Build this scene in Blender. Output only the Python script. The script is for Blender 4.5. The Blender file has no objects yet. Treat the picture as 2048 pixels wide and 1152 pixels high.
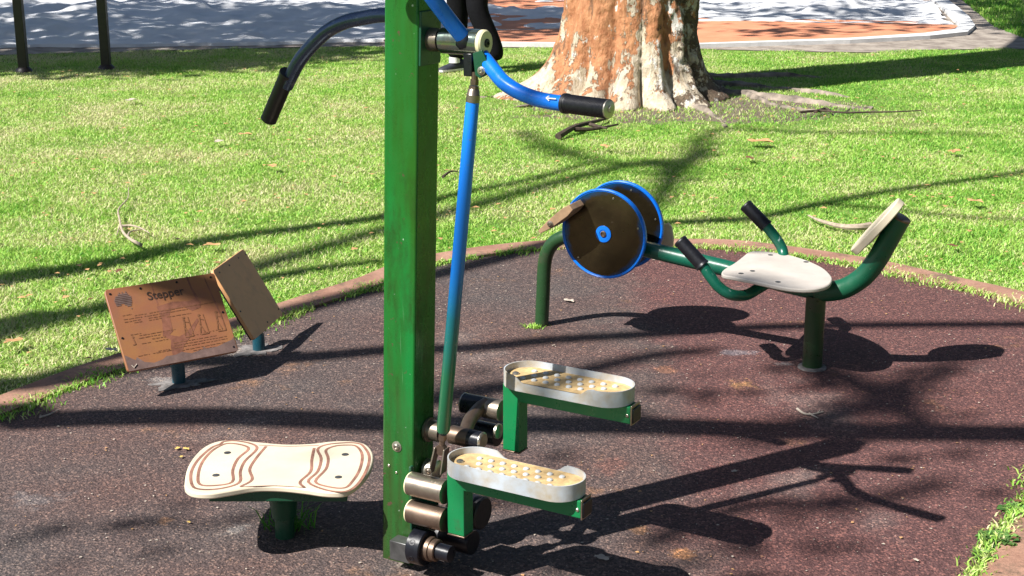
import bpy, bmesh, math, random
import numpy as np
from mathutils import Vector, Matrix
random.seed(7); rng = np.random.default_rng(7)
R = math.radians; PI = math.pi
S = bpy.context.scene
COL = S.collection

# ------------------------------------------------------------------ camera, sky, sun, exposure
F_PX, CAM_H, PITCH = 2980.0, 1.65, R(15.9)
cd = bpy.data.cameras.new('camera'); cam = bpy.data.objects.new('camera', cd); COL.objects.link(cam)
cam.location = (0, 0, CAM_H); cam.rotation_euler = (R(90) - PITCH, 0, 0)
cd.sensor_width = 36; cd.lens = 36 * F_PX / 2048; cd.clip_end = 600; cd.clip_start = 0.05
S.camera = cam
SUN_AZ, SUN_EL = R(32), R(47)          # shadows run towards (cos az, sin az)
SH = Vector((math.cos(SUN_AZ), math.sin(SUN_AZ), 0)) / math.tan(SUN_EL)   # ground shift per metre of height
SUN = Vector((-math.cos(SUN_EL)*math.cos(SUN_AZ), -math.cos(SUN_EL)*math.sin(SUN_AZ), math.sin(SUN_EL)))
sd = bpy.data.lights.new('sun', 'SUN'); sd.energy = 5.0; sd.angle = R(0.5); sd.color = (1, .965, .91)
so = bpy.data.objects.new('sun', sd); COL.objects.link(so)
so.rotation_euler = SUN.to_track_quat('Z', 'Y').to_euler(); so.location = (-6, -4, 12)
W = bpy.data.worlds.new('World'); S.world = W; W.use_nodes = True
wn = W.node_tree.nodes; wl = W.node_tree.links
sky = wn.new('ShaderNodeTexSky'); sky.sky_type = 'NISHITA'; sky.sun_disc = False
sky.sun_elevation = SUN_EL; sky.ozone_density = 2.5; sky.sun_rotation = math.atan2(SUN.x, SUN.y)
wl.new(sky.outputs[0], wn['Background'].inputs[0]); wn['Background'].inputs[1].default_value = 0.05
S.view_settings.view_transform = 'Standard'; S.view_settings.look = 'None'
S.view_settings.exposure = 0.9; S.view_settings.gamma = 1

# ------------------------------------------------------------------ pixel helpers
cP, sP = math.cos(PITCH), math.sin(PITCH)
CAMV = Vector((0, 0, CAM_H))
def ray(px, py):
    u = (px-1024)/F_PX; v = (py-576)/F_PX
    return Vector((u, cP - v*sP, -sP - v*cP))
def gnd(px, py, h=0.0):
    r = ray(px, py); return CAMV + r*((h-CAM_H)/r.z)
def atD(px, py, D):
    r = ray(px, py); return CAMV + r*(D/r.y)
def onplane(px, py, o, n):
    r = ray(px, py); return CAMV + r*((o-CAMV).dot(n)/r.dot(n))

# ------------------------------------------------------------------ object helpers
def tag(o, label=None, cat=None, group=None, kind=None):
    if label: o['label'] = label
    if cat: o['category'] = cat
    if group: o['group'] = group
    if kind: o['kind'] = kind
    return o
def thing(name, loc, label, cat, group=None):
    o = bpy.data.objects.new(name, None); COL.objects.link(o); o.location = loc
    o.empty_display_size = .1
    return tag(o, label, cat, group)
class G:
    """collects geometry in world space; build() makes ONE mesh object"""
    def __init__(s): s.v = []; s.f = []
    def add(s, vs, fs):
        k = len(s.v); s.v += [Vector(p) for p in vs]; s.f += [tuple(i+k for i in f) for f in fs]; return s
    def box(s, o, ax, ay, az):
        o, ax, ay, az = map(Vector, (o, ax, ay, az))
        vs = [o, o+ax, o+ax+ay, o+ay, o+az, o+ax+az, o+ax+ay+az, o+ay+az]
        return s.add(vs, [(0,3,2,1),(4,5,6,7),(0,1,5,4),(1,2,6,5),(2,3,7,6),(3,0,4,7)])
    def tube(s, pts, r, n=20, caps=True, flat=1.0, smooth=0):
        pts = [Vector(p) for p in pts]
        rs = list(r) if hasattr(r, '__len__') else [r]*len(pts)
        if smooth: pts, rs = catmull(pts, rs, smooth)
        t0 = (pts[1]-pts[0]).normalized()
        nrm = t0.orthogonal().normalized(); rings = []; vs = []
        for i, p in enumerate(pts):
            if i == 0: t = t0
            elif i == len(pts)-1: t = (pts[i]-pts[i-1]).normalized()
            else: t = ((pts[i+1]-pts[i]).normalized() + (pts[i]-pts[i-1]).normalized()).normalized()
            nrm = (nrm - t*nrm.dot(t)).normalized(); b = t.cross(nrm)
            rings.append(len(vs))
            for k in range(n):
                a = 2*PI*k/n; vs.append(p + nrm*math.cos(a)*rs[i] + b*math.sin(a)*rs[i])
        fs = []
        for i in range(len(pts)-1):
            for k in range(n):
                a, b_ = rings[i]+k, rings[i]+(k+1) % n
                fs.append((a, b_, b_+n, a+n))
        if caps:
            fs.append(tuple(range(n-1, -1, -1))); fs.append(tuple(range(rings[-1], rings[-1]+n)))
        return s.add(vs, fs)
    def lathe(s, o, axis, prof, n=32):
        """prof: list of (distance along axis, radius)"""
        o = Vector(o); axis = Vector(axis).normalized(); u = axis.orthogonal().normalized(); w = axis.cross(u)
        vs = []; fs = []
        for d, r in prof:
            for k in range(n):
                a = 2*PI*k/n; vs.append(o + axis*d + (u*math.cos(a)+w*math.sin(a))*max(r, 1e-5))
        for i in range(len(prof)-1):
            for k in range(n):
                a, b = i*n+k, i*n+(k+1) % n; fs.append((a, b, b+n, a+n))
        fs.append(tuple(range(n-1, -1, -1))); fs.append(tuple(range((len(prof)-1)*n, len(prof)*n)))
        return s.add(vs, fs)
    def prism(s, pts, d):
        """closed outline (list of world points) extruded by vector d"""
        n = len(pts); d = Vector(d)
        vs = [Vector(p) for p in pts] + [Vector(p)+d for p in pts]
        fs = [tuple(range(n-1, -1, -1)), tuple(range(n, 2*n))] + [(i, (i+1) % n, (i+1) % n+n, i+n) for i in range(n)]
        return s.add(vs, fs)
    def build(s, name, mat, parent=None, smooth=True, bevel=0, angle=35):
        me = bpy.data.meshes.new(name)
        off = Vector((0, 0, 0))
        if parent is not None:
            off = wloc(parent)
        else:
            lo = Vector((min(v.x for v in s.v), min(v.y for v in s.v), min(v.z for v in s.v)))
            hi = Vector((max(v.x for v in s.v), max(v.y for v in s.v), max(v.z for v in s.v)))
            off = Vector(((lo.x+hi.x)/2, (lo.y+hi.y)/2, lo.z))
        me.from_pydata([tuple(v-off) for v in s.v], [], s.f); me.update()
        bm = bmesh.new(); bm.from_mesh(me); bmesh.ops.recalc_face_normals(bm, faces=bm.faces); bm.to_mesh(me); bm.free()
        if smooth:
            me.shade_smooth(); me.set_sharp_from_angle(angle=R(angle))
        me.materials.append(mat)
        o = bpy.data.objects.new(name, me); COL.objects.link(o)
        if parent is not None: o.parent = parent
        else: o.location = off
        if bevel:
            m = o.modifiers.new('bevel', 'BEVEL'); m.width = bevel; m.segments = 2; m.limit_method = 'ANGLE'; m.angle_limit = R(40)
        return o
def wloc(o):
    p = Vector(o.location)
    while o.parent: o = o.parent; p = p + o.location
    return p
def catmull(pts, rs, sub):
    P = [pts[0]*2-pts[1]] + list(pts) + [pts[-1]*2-pts[-2]]; Q = [rs[0]] + list(rs) + [rs[-1]]
    op, orr = [], []
    for i in range(1, len(P)-2):
        for k in range(sub):
            t = k/sub; a, b, c, d = P[i-1], P[i], P[i+1], P[i+2]
            op.append(.5*((2*b)+(c-a)*t+(2*a-5*b+4*c-d)*t*t+(3*b-a-3*c+d)*t**3))
            orr.append(Q[i]*(1-t)+Q[i+1]*t)
    op.append(pts[-1]); orr.append(rs[-1]); return op, orr
def np_mesh(name, V, Fa, mat, attr=None, smooth=False):
    me = bpy.data.meshes.new(name)
    n = Fa.shape[1]
    me.vertices.add(len(V)); me.vertices.foreach_set('co', V.astype(np.float32).ravel())
    me.loops.add(Fa.size); me.loops.foreach_set('vertex_index', Fa.astype(np.int32).ravel())
    me.polygons.add(len(Fa)); me.polygons.foreach_set('loop_start', (np.arange(len(Fa))*n).astype(np.int32))
    me.update(calc_edges=True); me.validate()
    if attr:
        for k, a in attr.items():
            at = me.attributes.new(k, 'FLOAT', 'POINT'); at.data.foreach_set('value', a.astype(np.float32))
    if smooth: me.shade_smooth()
    me.materials.append(mat)
    o = bpy.data.objects.new(name, me); COL.objects.link(o); return o

# ------------------------------------------------------------------ materials
class NM:
    def __init__(s, name):
        s.m = bpy.data.materials.new(name); s.m.use_nodes = True
        s.n = s.m.node_tree.nodes; s.l = s.m.node_tree.links; s.b = s.n['Principled BSDF']; s.tc = s.n.new('ShaderNodeTexCoord')
        s.co = s.tc.outputs['Object']
    def noise(s, sc, det=4, rough=.6, co=None, out=0, stretch=None):
        t = s.n.new('ShaderNodeTexNoise'); t.inputs['Scale'].default_value = sc; t.inputs['Detail'].default_value = det; t.inputs['Roughness'].default_value = rough
        c = co or s.co
        if stretch:
            mp = s.n.new('ShaderNodeMapping'); mp.inputs['Scale'].default_value = stretch; s.l.new(c, mp.inputs[0]); c = mp.outputs[0]
        s.l.new(c, t.inputs['Vector']); return t.outputs[out]
    def voro(s, sc, feat='F1', out='Distance', co=None, rnd=1):
        t = s.n.new('ShaderNodeTexVoronoi'); t.inputs['Scale'].default_value = sc; t.feature = feat; t.inputs['Randomness'].default_value = rnd
        s.l.new(co or s.co, t.inputs['Vector']); return t.outputs[out]
    def ramp(s, fac, stops, interp='LINEAR'):
        r = s.n.new('ShaderNodeValToRGB'); r.color_ramp.interpolation = interp; e = r.color_ramp.elements
        while len(e) < len(stops): e.new(.5)
        for i, (p, c) in enumerate(stops):
            e[i].position = p; e[i].color = (*c, 1) if hasattr(c, '__len__') else (c, c, c, 1)
        s.l.new(fac, r.inputs[0]); return r.outputs[0]
    def mix(s, fac, a, b, mode='MIX'):
        m = s.n.new('ShaderNodeMix'); m.data_type = 'RGBA'; m.blend_type = mode
        for i, x in ((0, fac), (6, a), (7, b)):
            if hasattr(x, 'links'): s.l.new(x, m.inputs[i])
            elif hasattr(x, '__len__'): m.inputs[i].default_value = (*x, 1)
            else: m.inputs[i].default_value = x
        return m.outputs[2]
    def math(s, op, a, b=0.0, clamp=False):
        m = s.n.new('ShaderNodeMath'); m.operation = op; m.use_clamp = clamp
        for i, x in ((0, a), (1, b)):
            if hasattr(x, 'links'): s.l.new(x, m.inputs[i])
            else: m.inputs[i].default_value = x
        return m.outputs[0]
    def sep(s, axis, co=None):
        t = s.n.new('ShaderNodeSeparateXYZ'); s.l.new(co or s.co, t.inputs[0]); return t.outputs[axis]
    def attr(s, name):
        t = s.n.new('ShaderNodeAttribute'); t.attribute_name = name; return t.outputs['Fac']
    def bump(s, h, st=.3, dist=.01, prev=None):
        b = s.n.new('ShaderNodeBump'); b.inputs['Strength'].default_value = st; b.inputs['Distance'].default_value = dist
        s.l.new(h, b.inputs['Height'])
        if prev: s.l.new(prev, b.inputs['Normal'])
        return b.outputs[0]
    def fin(s, col=None, rough=None, metal=None, nor=None, spec=None, **k):
        def put(nm, x):
            if x is None: return
            i = s.b.inputs[nm]
            if hasattr(x, 'links'): s.l.new(x, i)
            elif hasattr(x, '__len__'): i.default_value = (*x, 1)
            else: i.default_value = x
        put('Base Color', col); put('Roughness', rough); put('Metallic', metal); put('Normal', nor); put('Specular IOR Level', spec)
        for kk, v in k.items(): put(kk.replace('_', ' '), v)
        return s.m
def paint(name, c, worn=(.10, .08, .05), amt=.5, rough=.3, c2=None, sc=9, metal=0.0):
    m = NM(name)
    a = m.noise(sc, 6, .65); d = m.noise(3, 3, .5)
    base = m.mix(m.ramp(d, [(.3, 0), (.75, 1)]), c, c2 or tuple(x*.8 for x in c))
    wear = m.ramp(a, [(amt+.08, 0), (amt+.2, 1)])
    base = m.mix(m.math('MULTIPLY', wear, .75), base, worn)
    chip = m.ramp(m.noise(48, 6, .72), [(.685, 0), (.70, 1)])
    base = m.mix(chip, base, (.09, .08, .07))
    speck = m.ramp(m.noise(120, 3, .7), [(.70, 0), (.76, 1)])
    base = m.mix(m.math('MULTIPLY', speck, .5), base, (.35, .36, .30))
    rr = m.ramp(m.noise(25, 5, .7), [(.3, rough*.7), (.8, min(1, rough*1.9))])
    return m.fin(base, rr, metal, m.bump(m.noise(60, 4, .6), .12, .002))
def plain(name, c, rough=.5, metal=0.0, var=.25, sc=30, bump=.15):
    m = NM(name); a = m.noise(sc, 5, .65)
    col = m.mix(m.ramp(a, [(.3, 0), (.7, 1)]), tuple(x*(1-var) for x in c), tuple(min(1, x*(1+var)) for x in c))
    return m.fin(col, m.ramp(m.noise(sc*1.7, 4), [(.3, rough*.8), (.7, min(1, rough*1.2))]), metal, m.bump(a, bump, .002))

def mat_post():
    m = NM('post green paint')
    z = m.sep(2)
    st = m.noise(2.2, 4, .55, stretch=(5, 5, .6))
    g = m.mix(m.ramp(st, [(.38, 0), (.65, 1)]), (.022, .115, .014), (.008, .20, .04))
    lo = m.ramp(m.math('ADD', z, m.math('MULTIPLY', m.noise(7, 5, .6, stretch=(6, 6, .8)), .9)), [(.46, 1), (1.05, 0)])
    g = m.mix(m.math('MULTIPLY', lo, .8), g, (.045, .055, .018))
    scr = m.ramp(m.noise(1, 2, .5, stretch=(160, 160, 5)), [(.68, 0), (.72, 1)])
    scr2 = m.math('MULTIPLY', scr, m.ramp(m.noise(5, 2), [(.5, 0), (.6, 1)]))
    g = m.mix(m.math('MULTIPLY', scr2, .35), g, (.25, .42, .25))
    sp = m.ramp(m.noise(90, 2, .5), [(.77, 0), (.79, 1)])
    g = m.mix(sp, g, (.4, .5, .4))
    sm = m.ramp(m.noise(3.5, 6, .72, stretch=(3, 3, 1)), [(.50, 0), (.66, 1)])
    g = m.mix(m.math('MULTIPLY', sm, .75), g, (.022, .045, .010))
    chip = m.ramp(m.math('ADD', m.noise(38, 5, .7), m.math('MULTIPLY', m.ramp(z, [(0, 1), (.35, 0)]), .06)), [(.665, 0), (.68, 1)])
    g = m.mix(chip, g, (.10, .065, .04))
    return m.fin(g, m.ramp(m.noise(14, 5, .7), [(.3, .18), (.8, .42)]), .25, m.bump(m.noise(45, 4), .1, .002), spec=.4)
M = {}
M['post'] = mat_post()
M['green'] = paint('leg green paint', (.006, .19, .06), (.05, .06, .03), .56)
M['teal'] = paint('bike green paint', (.005, .10, .06), (.035, .05, .03), .56, rough=.28)
def chipped(mt):
    m = NM('bike green paint with pale chips'); z = m.noise(26, 5, .7)
    c = m.mix(m.ramp(m.noise(4, 4), [(.35, 0), (.7, 1)]), (.004, .085, .05), (.006, .13, .08))
    c = m.mix(m.ramp(z, [(.64, 0), (.655, 1)]), c, (.30, .42, .40))
    c = m.mix(m.ramp(m.noise(60, 4, .7), [(.68, 0), (.71, 1)]), c, (.03, .035, .03))
    return m.fin(c, m.ramp(m.noise(20, 4), [(.3, .2), (.7, .42)]), 0, m.bump(z, .2, .002))
M['chip'] = chipped(None)
M['olive'] = paint('olive stanchion paint', (.018, .06, .02), (.05, .05, .03), .45)
M['dkgreen'] = paint('dark green paint', (.01, .07, .035), (.03, .04, .02), .55)
M['blue'] = paint('blue paint', (.003, .13, .62), (.02, .06, .2), .66, rough=.25, c2=(.003, .19, .74))
M['bluedark'] = paint('weathered dark blue tube', (.07, .10, .17), (.20, .23, .26), .47, rough=.22, sc=30, metal=.75)
M['black'] = plain('black rubber', (.006, .006, .009), .42, 0, .3, 60)
M['blackmetal'] = plain('black painted steel', (.006, .007, .011), .3, 0, .3, 40)
M['steel'] = plain('bare worn steel', (.30, .25, .20), .36, .85, .35, 14)
M['steeldark'] = plain('brown worn steel', (.17, .12, .09), .42, .8, .35, 14)
M['zinc'] = plain('zinc bolt', (.45, .42, .36), .35, .9, .2, 60)
M['cream'] = plain('cream plastic', (.74, .66, .42), .45, 0, .08, 40)
M['greybox'] = plain('grey grease steel', (.07, .07, .07), .4, .3, .4, 25)
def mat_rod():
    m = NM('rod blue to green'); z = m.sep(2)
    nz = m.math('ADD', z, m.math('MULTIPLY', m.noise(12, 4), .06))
    c = m.ramp(nz, [(.30, (.02, .11, .045)), (.55, (.012, .13, .06)), (.68, (.008, .13, .17)), (.80, (.003, .15, .55)), (.97, (.003, .18, .74))])  # blue-to-green reflection along the rod put into its colour by height
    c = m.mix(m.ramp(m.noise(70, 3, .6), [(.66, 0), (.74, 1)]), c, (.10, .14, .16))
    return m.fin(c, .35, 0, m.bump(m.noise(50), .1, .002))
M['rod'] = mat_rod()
def mat_tray():
    m = NM('dirty white tray plastic')
    a = m.noise(18, 5, .6)
    c = m.mix(m.ramp(a, [(.40, 0), (.72, 1)]), (.44, .48, .52), (.36, .30, .21))
    return m.fin(c, .5, 0, m.bump(m.noise(80), .15, .002))
M['tray'] = mat_tray()
M['trayfloor'] = plain('sandy tray floor', (.52, .36, .17), .8, 0, .35, 45, .4)
M['stud'] = plain('pale stud', (.50, .51, .50), .5, 0, .15, 60)
M['seat'] = plain('cream seat board', (.52, .47, .42), .55, 0, .13, 7, .05)
M['board'] = plain('cream board face', (.66, .57, .43), .5, 0, .10, 6, .05)
M['groove'] = plain('brown routed groove', (.27, .13, .09), .7, 0, .45, 22, .2)
M['wood'] = plain('weathered tan plastic', (.30, .19, .11), .55, 0, .35, 18, .3)
def mat_disc():
    m = NM('burnished dark disc')
    a = m.noise(6, 5, .6); 
    c = m.mix(m.ramp(a, [(.35, 0), (.7, 1)]), (.06, .046, .024), (.12, .09, .045))
    gx = m.sep(0, m.tc.outputs['Generated']); gz = m.sep(2, m.tc.outputs['Generated'])
    u_ = m.math('MULTIPLY', m.math('SUBTRACT', gx, .5), 2.0); v_ = m.math('MULTIPLY', m.math('SUBTRACT', gz, .5), 2.0)
    rr = m.math('SQRT', m.math('ADD', m.math('MULTIPLY', u_, u_), m.math('MULTIPLY', v_, v_)))
    k = m.ramp(m.math('ADD', rr, m.math('MULTIPLY', m.math('SUBTRACT', m.noise(5, 5, .6), .5), .9)), [(.86, 0), (1.08, 1)])
    c = m.mix(m.math('MULTIPLY', k, .8), c, (.004, .12, .40))
    c = m.mix(m.ramp(m.noise(55, 4, .7), [(.68, 0), (.72, .8)]), c, (.30, .27, .2))
    return m.fin(c, m.ramp(m.noise(30, 5), [(.3, .16), (.7, .28)]), .85, m.bump(m.noise(12), .08, .004))
M['disc'] = mat_disc()
def mat_rubber():
    m = NM('wet pour rubber')
    big = m.noise(1.1, 5, .6); mid = m.noise(3.2, 5, .65); gr = m.noise(190, 3, .75); fl = m.voro(170, out='Color')
    c = m.mix(m.ramp(big, [(.36, 0), (.62, 1)]), (.112, .070, .062), (.092, .077, .074))
    x = m.sep(0); 
    redr = m.ramp(m.math('ADD', x, m.math('MULTIPLY', mid, .8)), [(.75, 0), (1.0, 1)])
    c = m.mix(m.math('MULTIPLY', redr, .8), c, (.125, .056, .053))
    worn = m.ramp(m.noise(2.1, 5, .7, out=0), [(.60, 0), (.74, 1)])
    c = m.mix(m.math('MULTIPLY', worn, .8), c, (.27, .145, .07))
    gry = m.ramp(m.noise(1.7, 4, .6, stretch=(1, 1, 1), co=None), [(.26, 1), (.40, 0)])
    c = m.mix(m.math('MULTIPLY', gry, .6), c, (.20, .165, .15))
    def patch(c, px, py, rx, ry, col, st):
        p = gnd(px, py); mp = m.n.new('ShaderNodeMapping'); mp.inputs['Location'].default_value = (-p.x/rx, -p.y/ry, 0); mp.inputs['Scale'].default_value = (1/rx, 1/ry, 0)
        m.l.new(m.co, mp.inputs[0]); ln = m.n.new('ShaderNodeVectorMath'); ln.operation = 'LENGTH'; m.l.new(mp.outputs[0], ln.inputs[0])
        k = m.ramp(m.math('ADD', ln.outputs['Value'], m.math('MULTIPLY', m.noise(7, 7, .8), 1.5)), [(.85, 1), (1.9, 0)])
        return m.mix(m.math('MULTIPLY', k, st), c, col)
    for px, py, rx, ry, col, st in ((1480, 770, .20, .22, (.27, .15, .07), .8), (1330, 740, .14, .16, (.26, .13, .08), .6), (1480, 705, .22, .16, (.17, .15, .165), .8), (1370, 1110, .14, .13, (.30, .15, .07), .8), (1280, 1060, .10, .1, (.26, .14, .07), .6),
                                    (470, 1060, .16, .16, (.19, .175, .165), .9), (330, 1040, .09, .12, (.26, .15, .09), .7), (80, 1000, .3, .25, (.14, .125, .125), .7), (980, 930, .2, .25, (.13, .115, .115), .7), (330, 760, .22, .14, (.22, .20, .19), .9), (470, 702, .22, .2, (.24, .215, .195), .9), (1570, 728, .14, .09, (.20, .18, .18), .8), (800, 1130, .08, .06, (.24, .2, .17), .9), (1220, 930, .18, .3, (.17, .085, .07), .6)):
        c = patch(c, px, py, rx, ry, col, st)
    sep = m.n.new('ShaderNodeSeparateColor'); m.l.new(fl, sep.inputs[0])
    gcol = m.ramp(sep.outputs[0], [(0, (.30, .29, .32)), (.45, (.75, .74, .78)), (.8, (1.25, 1.15, 1.1)), (1, (2.7, 2.4, 2.1))])
    c = m.mix(.72, c, gcol, 'MULTIPLY')
    wf = m.ramp(m.noise(110, 2, .5), [(.725, 0), (.745, 1)])
    c = m.mix(wf, c, (.55, .45, .40))
    h = m.math('ADD', m.voro(160), m.math('MULTIPLY', gr, .8))
    return m.fin(c, .85, 0, m.bump(h, .8, .004), spec=.3)
M['rubber'] = mat_rubber()
def mat_kerb():
    m = NM('reddish kerb concrete')
    a = m.noise(7, 5, .65); b = m.noise(120, 4, .7)
    c = m.mix(m.ramp(a, [(.3, 0), (.7, 1)]), (.25, .125, .085), (.40, .23, .16))
    c = m.mix(m.ramp(m.noise(6, 7, .8), [(.52, 0), (.62, .85)]), c, (.13, .09, .06))
    c = m.mix(.5, c, m.ramp(b, [(.3, .55), (.7, 1.3)]), 'MULTIPLY')
    return m.fin(c, .85, 0, m.bump(b, .5, .004))
M['kerb'] = mat_kerb()
def mat_lawn():
    m = NM('lawn soil and thatch')
    a = m.noise(2.2, 6, .65); b = m.noise(45, 6, .75)
    c = m.mix(m.ramp(b, [(.35, 0), (.65, 1)]), (.08, .17, .03), (.25, .35, .08))
    pt = m.ramp(m.noise(1.3, 5, .6), [(.52, 0), (.68, 1)])
    c = m.mix(m.math('MULTIPLY', pt, .5), c, (.23, .20, .10))
    # bare earth under the plane tree
    mp = m.n.new('ShaderNodeMapping'); mp.inputs['Location'].default_value = (-1.25/2.3, -10.5/1.25, 0); mp.inputs['Scale'].default_value = (1/2.3, 1/1.25, 0)
    m.l.new(m.co, mp.inputs[0])
    ln = m.n.new('ShaderNodeVectorMath'); ln.operation = 'LENGTH'; m.l.new(mp.outputs[0], ln.inputs[0])
    bare = m.ramp(m.math('ADD', ln.outputs['Value'], m.math('MULTIPLY', m.noise(3.5, 5, .7), .9)), [(.95, 1), (1.35, 0)])
    c = m.mix(bare, c, m.ramp(b, [(.35, (.10, .075, .055)), (.7, (.28, .23, .18))]))
    return m.fin(c, .95, 0, m.bump(b, .8, .02), spec=.2)
M['lawn'] = mat_lawn()
def mat_grass():
    m = NM('grass blades')
    t = m.attr('tint'); h = m.attr('tip')
    pat = m.noise(1.3, 6, .68)
    t2 = m.math('ADD', t, m.math('MULTIPLY', m.math('SUBTRACT', pat, .5), 1.9))
    c = m.ramp(t2, [(.03, (.07, .26, .03)), (.28, (.17, .43, .045)), (.55, (.33, .57, .085)), (.8, (.49, .64, .16)), (.97, (.68, .64, .36))])
    tr = m.n.new('ShaderNodeBsdfTranslucent'); m.l.new(c, tr.inputs[0])
    mx = m.n.new('ShaderNodeMixShader'); mx.inputs[0].default_value = .3
    m.fin(c, .5, spec=.35)
    out = m.n['Material Output']; m.l.new(m.b.outputs[0], mx.inputs[1]); m.l.new(tr.outputs[0], mx.inputs[2]); m.l.new(mx.outputs[0], out.inputs[0])
    return m.m
M['grass'] = mat_grass()
def mat_leafy(name, c1, c2):
    m = NM(name); t = m.attr('tint')
    c = m.ramp(t, [(0, c1), (1, c2)]); tr = m.n.new('ShaderNodeBsdfTranslucent'); m.l.new(c, tr.inputs[0])
    mx = m.n.new('ShaderNodeMixShader'); mx.inputs[0].default_value = .3; m.fin(c, .5)
    m.l.new(m.b.outputs[0], mx.inputs[1]); m.l.new(tr.outputs[0], mx.inputs[2]); m.l.new(mx.outputs[0], m.n['Material Output'].inputs[0])
    return m.m
M['leafy'] = mat_leafy('crown leaves', (.04, .09, .015), (.10, .17, .03))
M['weed'] = mat_leafy('weed leaves', (.05, .15, .03), (.22, .36, .10))
def mat_sand():
    m = NM('pale sand')
    a = m.noise(2.5, 5, .6); b = m.noise(150, 3, .7)
    c = m.mix(m.ramp(a, [(.3, 0), (.7, 1)]), (.66, .67, .69), (.80, .80, .81))
    c = m.mix(m.ramp(m.noise(7, 6, .75), [(.69, 0), (.73, 1)]), c, (.10, .07, .05))
    return m.fin(c, .95, 0, m.bump(m.math('ADD', b, m.math('MULTIPLY', m.noise(9, 6, .7), 2)), .6, .02), spec=.2)
M['sand'] = mat_sand()
def mat_dirt():
    m = NM('grey dirt border')
    a = m.noise(5, 6, .7)
    c = m.ramp(a, [(.35, (.15, .12, .10)), (.6, (.36, .31, .26))])
    return m.fin(c, .95, 0, m.bump(m.noise(40, 5), .6, .01))
M['dirt'] = mat_dirt()
def mat_orange():
    m = NM('orange soft fall surface')
    c = m.mix(m.ramp(m.noise(4, 6, .7), [(.35, 0), (.7, 1)]), (.55, .20, .10), (.66, .29, .16))
    return m.fin(c, .9, 0, m.bump(m.noise(90), .3, .004))
M['orange'] = mat_orange()
M['whitekerb'] = plain('pale concrete edge', (.62, .62, .62), .8, 0, .15, 9)
M['slab'] = plain('rough grey footing', (.17, .155, .15), .95, 0, .65, 34, 1.0)
def mat_bark():
    m = NM('plane tree bark'); z = m.sep(2); x = m.sep(0)
    n1 = m.noise(3.2, 7, .62, stretch=(1, 1, .45)); n2 = m.noise(6.5, 7, .68, stretch=(1, 1, .5)); n3 = m.noise(24, 6, .7, stretch=(1, 1, .5))
    c = m.mix(m.ramp(n3, [(.35, 0), (.65, 1)]), (.38, .145, .06), (.56, .27, .13))
    # cream flakes grow towards the roots
    k = m.math('ADD', n2, m.math('MULTIPLY', m.ramp(z, [(0, 1), (.55, 0)]), .14))
    k = m.math('ADD', k, m.math('MULTIPLY', m.ramp(x, [(.0, 0), (.35, 1)]), .07))
    cream = m.ramp(k, [(.565, 0), (.585, 1)])
    c = m.mix(cream, c, m.ramp(n3, [(.3, (.42, .32, .20)), (.7, (.70, .62, .50))]))
    wh = m.ramp(m.math('ADD', m.noise(9, 7, .72, stretch=(1, 1, .55)), m.math('MULTIPLY', m.ramp(x, [(-.1, 0), (.35, 1)]), .07)), [(.61, 0), (.63, 1)])
    c = m.mix(wh, c, (.70, .66, .60))
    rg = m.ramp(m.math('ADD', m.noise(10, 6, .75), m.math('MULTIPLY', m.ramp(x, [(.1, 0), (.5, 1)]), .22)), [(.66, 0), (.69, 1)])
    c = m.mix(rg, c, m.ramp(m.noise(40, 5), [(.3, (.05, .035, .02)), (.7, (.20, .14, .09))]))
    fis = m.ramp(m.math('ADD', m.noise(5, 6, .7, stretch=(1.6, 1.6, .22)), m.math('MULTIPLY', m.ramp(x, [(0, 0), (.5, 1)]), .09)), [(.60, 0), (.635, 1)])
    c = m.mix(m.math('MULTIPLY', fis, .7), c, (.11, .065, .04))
    gsh = m.noise(3.1, 5, .6); c = m.mix(.55, c, m.ramp(gsh, [(.3, .55), (.7, 1.25)]), 'MULTIPLY')
    h = m.math('ADD', m.math('MULTIPLY', cream, .6), m.math('ADD', m.math('MULTIPLY', rg, -.8), m.math('MULTIPLY', n3, .8)))
    return m.fin(c, .8, 0, m.bump(h, .9, .045))
M['bark'] = mat_bark()
M['root'] = plain('grey root bark', (.22, .18, .145), .9, 0, .7, 9, 1.0)
M['limb'] = plain('pale limb bark', (.34, .28, .21), .85, 0, .3, 8, .5)
M['brownpost'] = plain('dark brown steel post', (.012, .007, .006), .5, 0, .3, 20)
M['sign'] = None
def mat_sign(name, dark):
    m = NM(name)
    a = m.noise(4, 6, .65); b = m.noise(17, 5, .7)
    c = m.mix(m.ramp(a, [(.3, 0), (.7, 1)]), (.34, .16, .06), (.28, .10, .065)) if not dark else m.mix(m.ramp(a, [(.3, 0), (.7, 1)]), (.62, .33, .15), (.72, .38, .17))
    c = m.mix(m.math('MULTIPLY', m.ramp(b, [(.48, 0), (.75, 1)]), .35), c, (.22, .12, .08))
    return m.fin(c, .38, 0, m.bump(b, .1, .002))
M['sign'] = mat_sign('faded sign face', False); M['signback'] = mat_sign('brown sign panel', True)
M['stain'] = plain('purple brown stain', (.23, .095, .06), .4, 0, .5, 18)
M['peel'] = plain('peeled lower strip', (.16, .10, .085), .6, 0, .3, 30)
M['ink'] = plain('dark print', (.06, .035, .025), .5, 0, .3, 60)
M['inkfaint'] = plain('faded print', (.22, .095, .045), .5, 0, .35, 90)
M['cloth'] = plain('black trouser cloth', (.007, .007, .009), .9, 0, .3, 60)
M['darkleaf'] = mat_leafy('dense dark leaves', (.015, .035, .008), (.03, .06, .012))
M['cloth'].node_tree.nodes['Principled BSDF'].inputs['Specular IOR Level'].default_value = .1
M['shirt'] = plain('dark shirt cloth', (.03, .035, .05), .9, 0, .3, 60)
M['skin'] = plain('skin', (.45, .27, .19), .55, 0, .08, 20)
M['hair'] = plain('brown hair', (.03, .02, .012), .6, 0, .3, 90)
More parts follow.
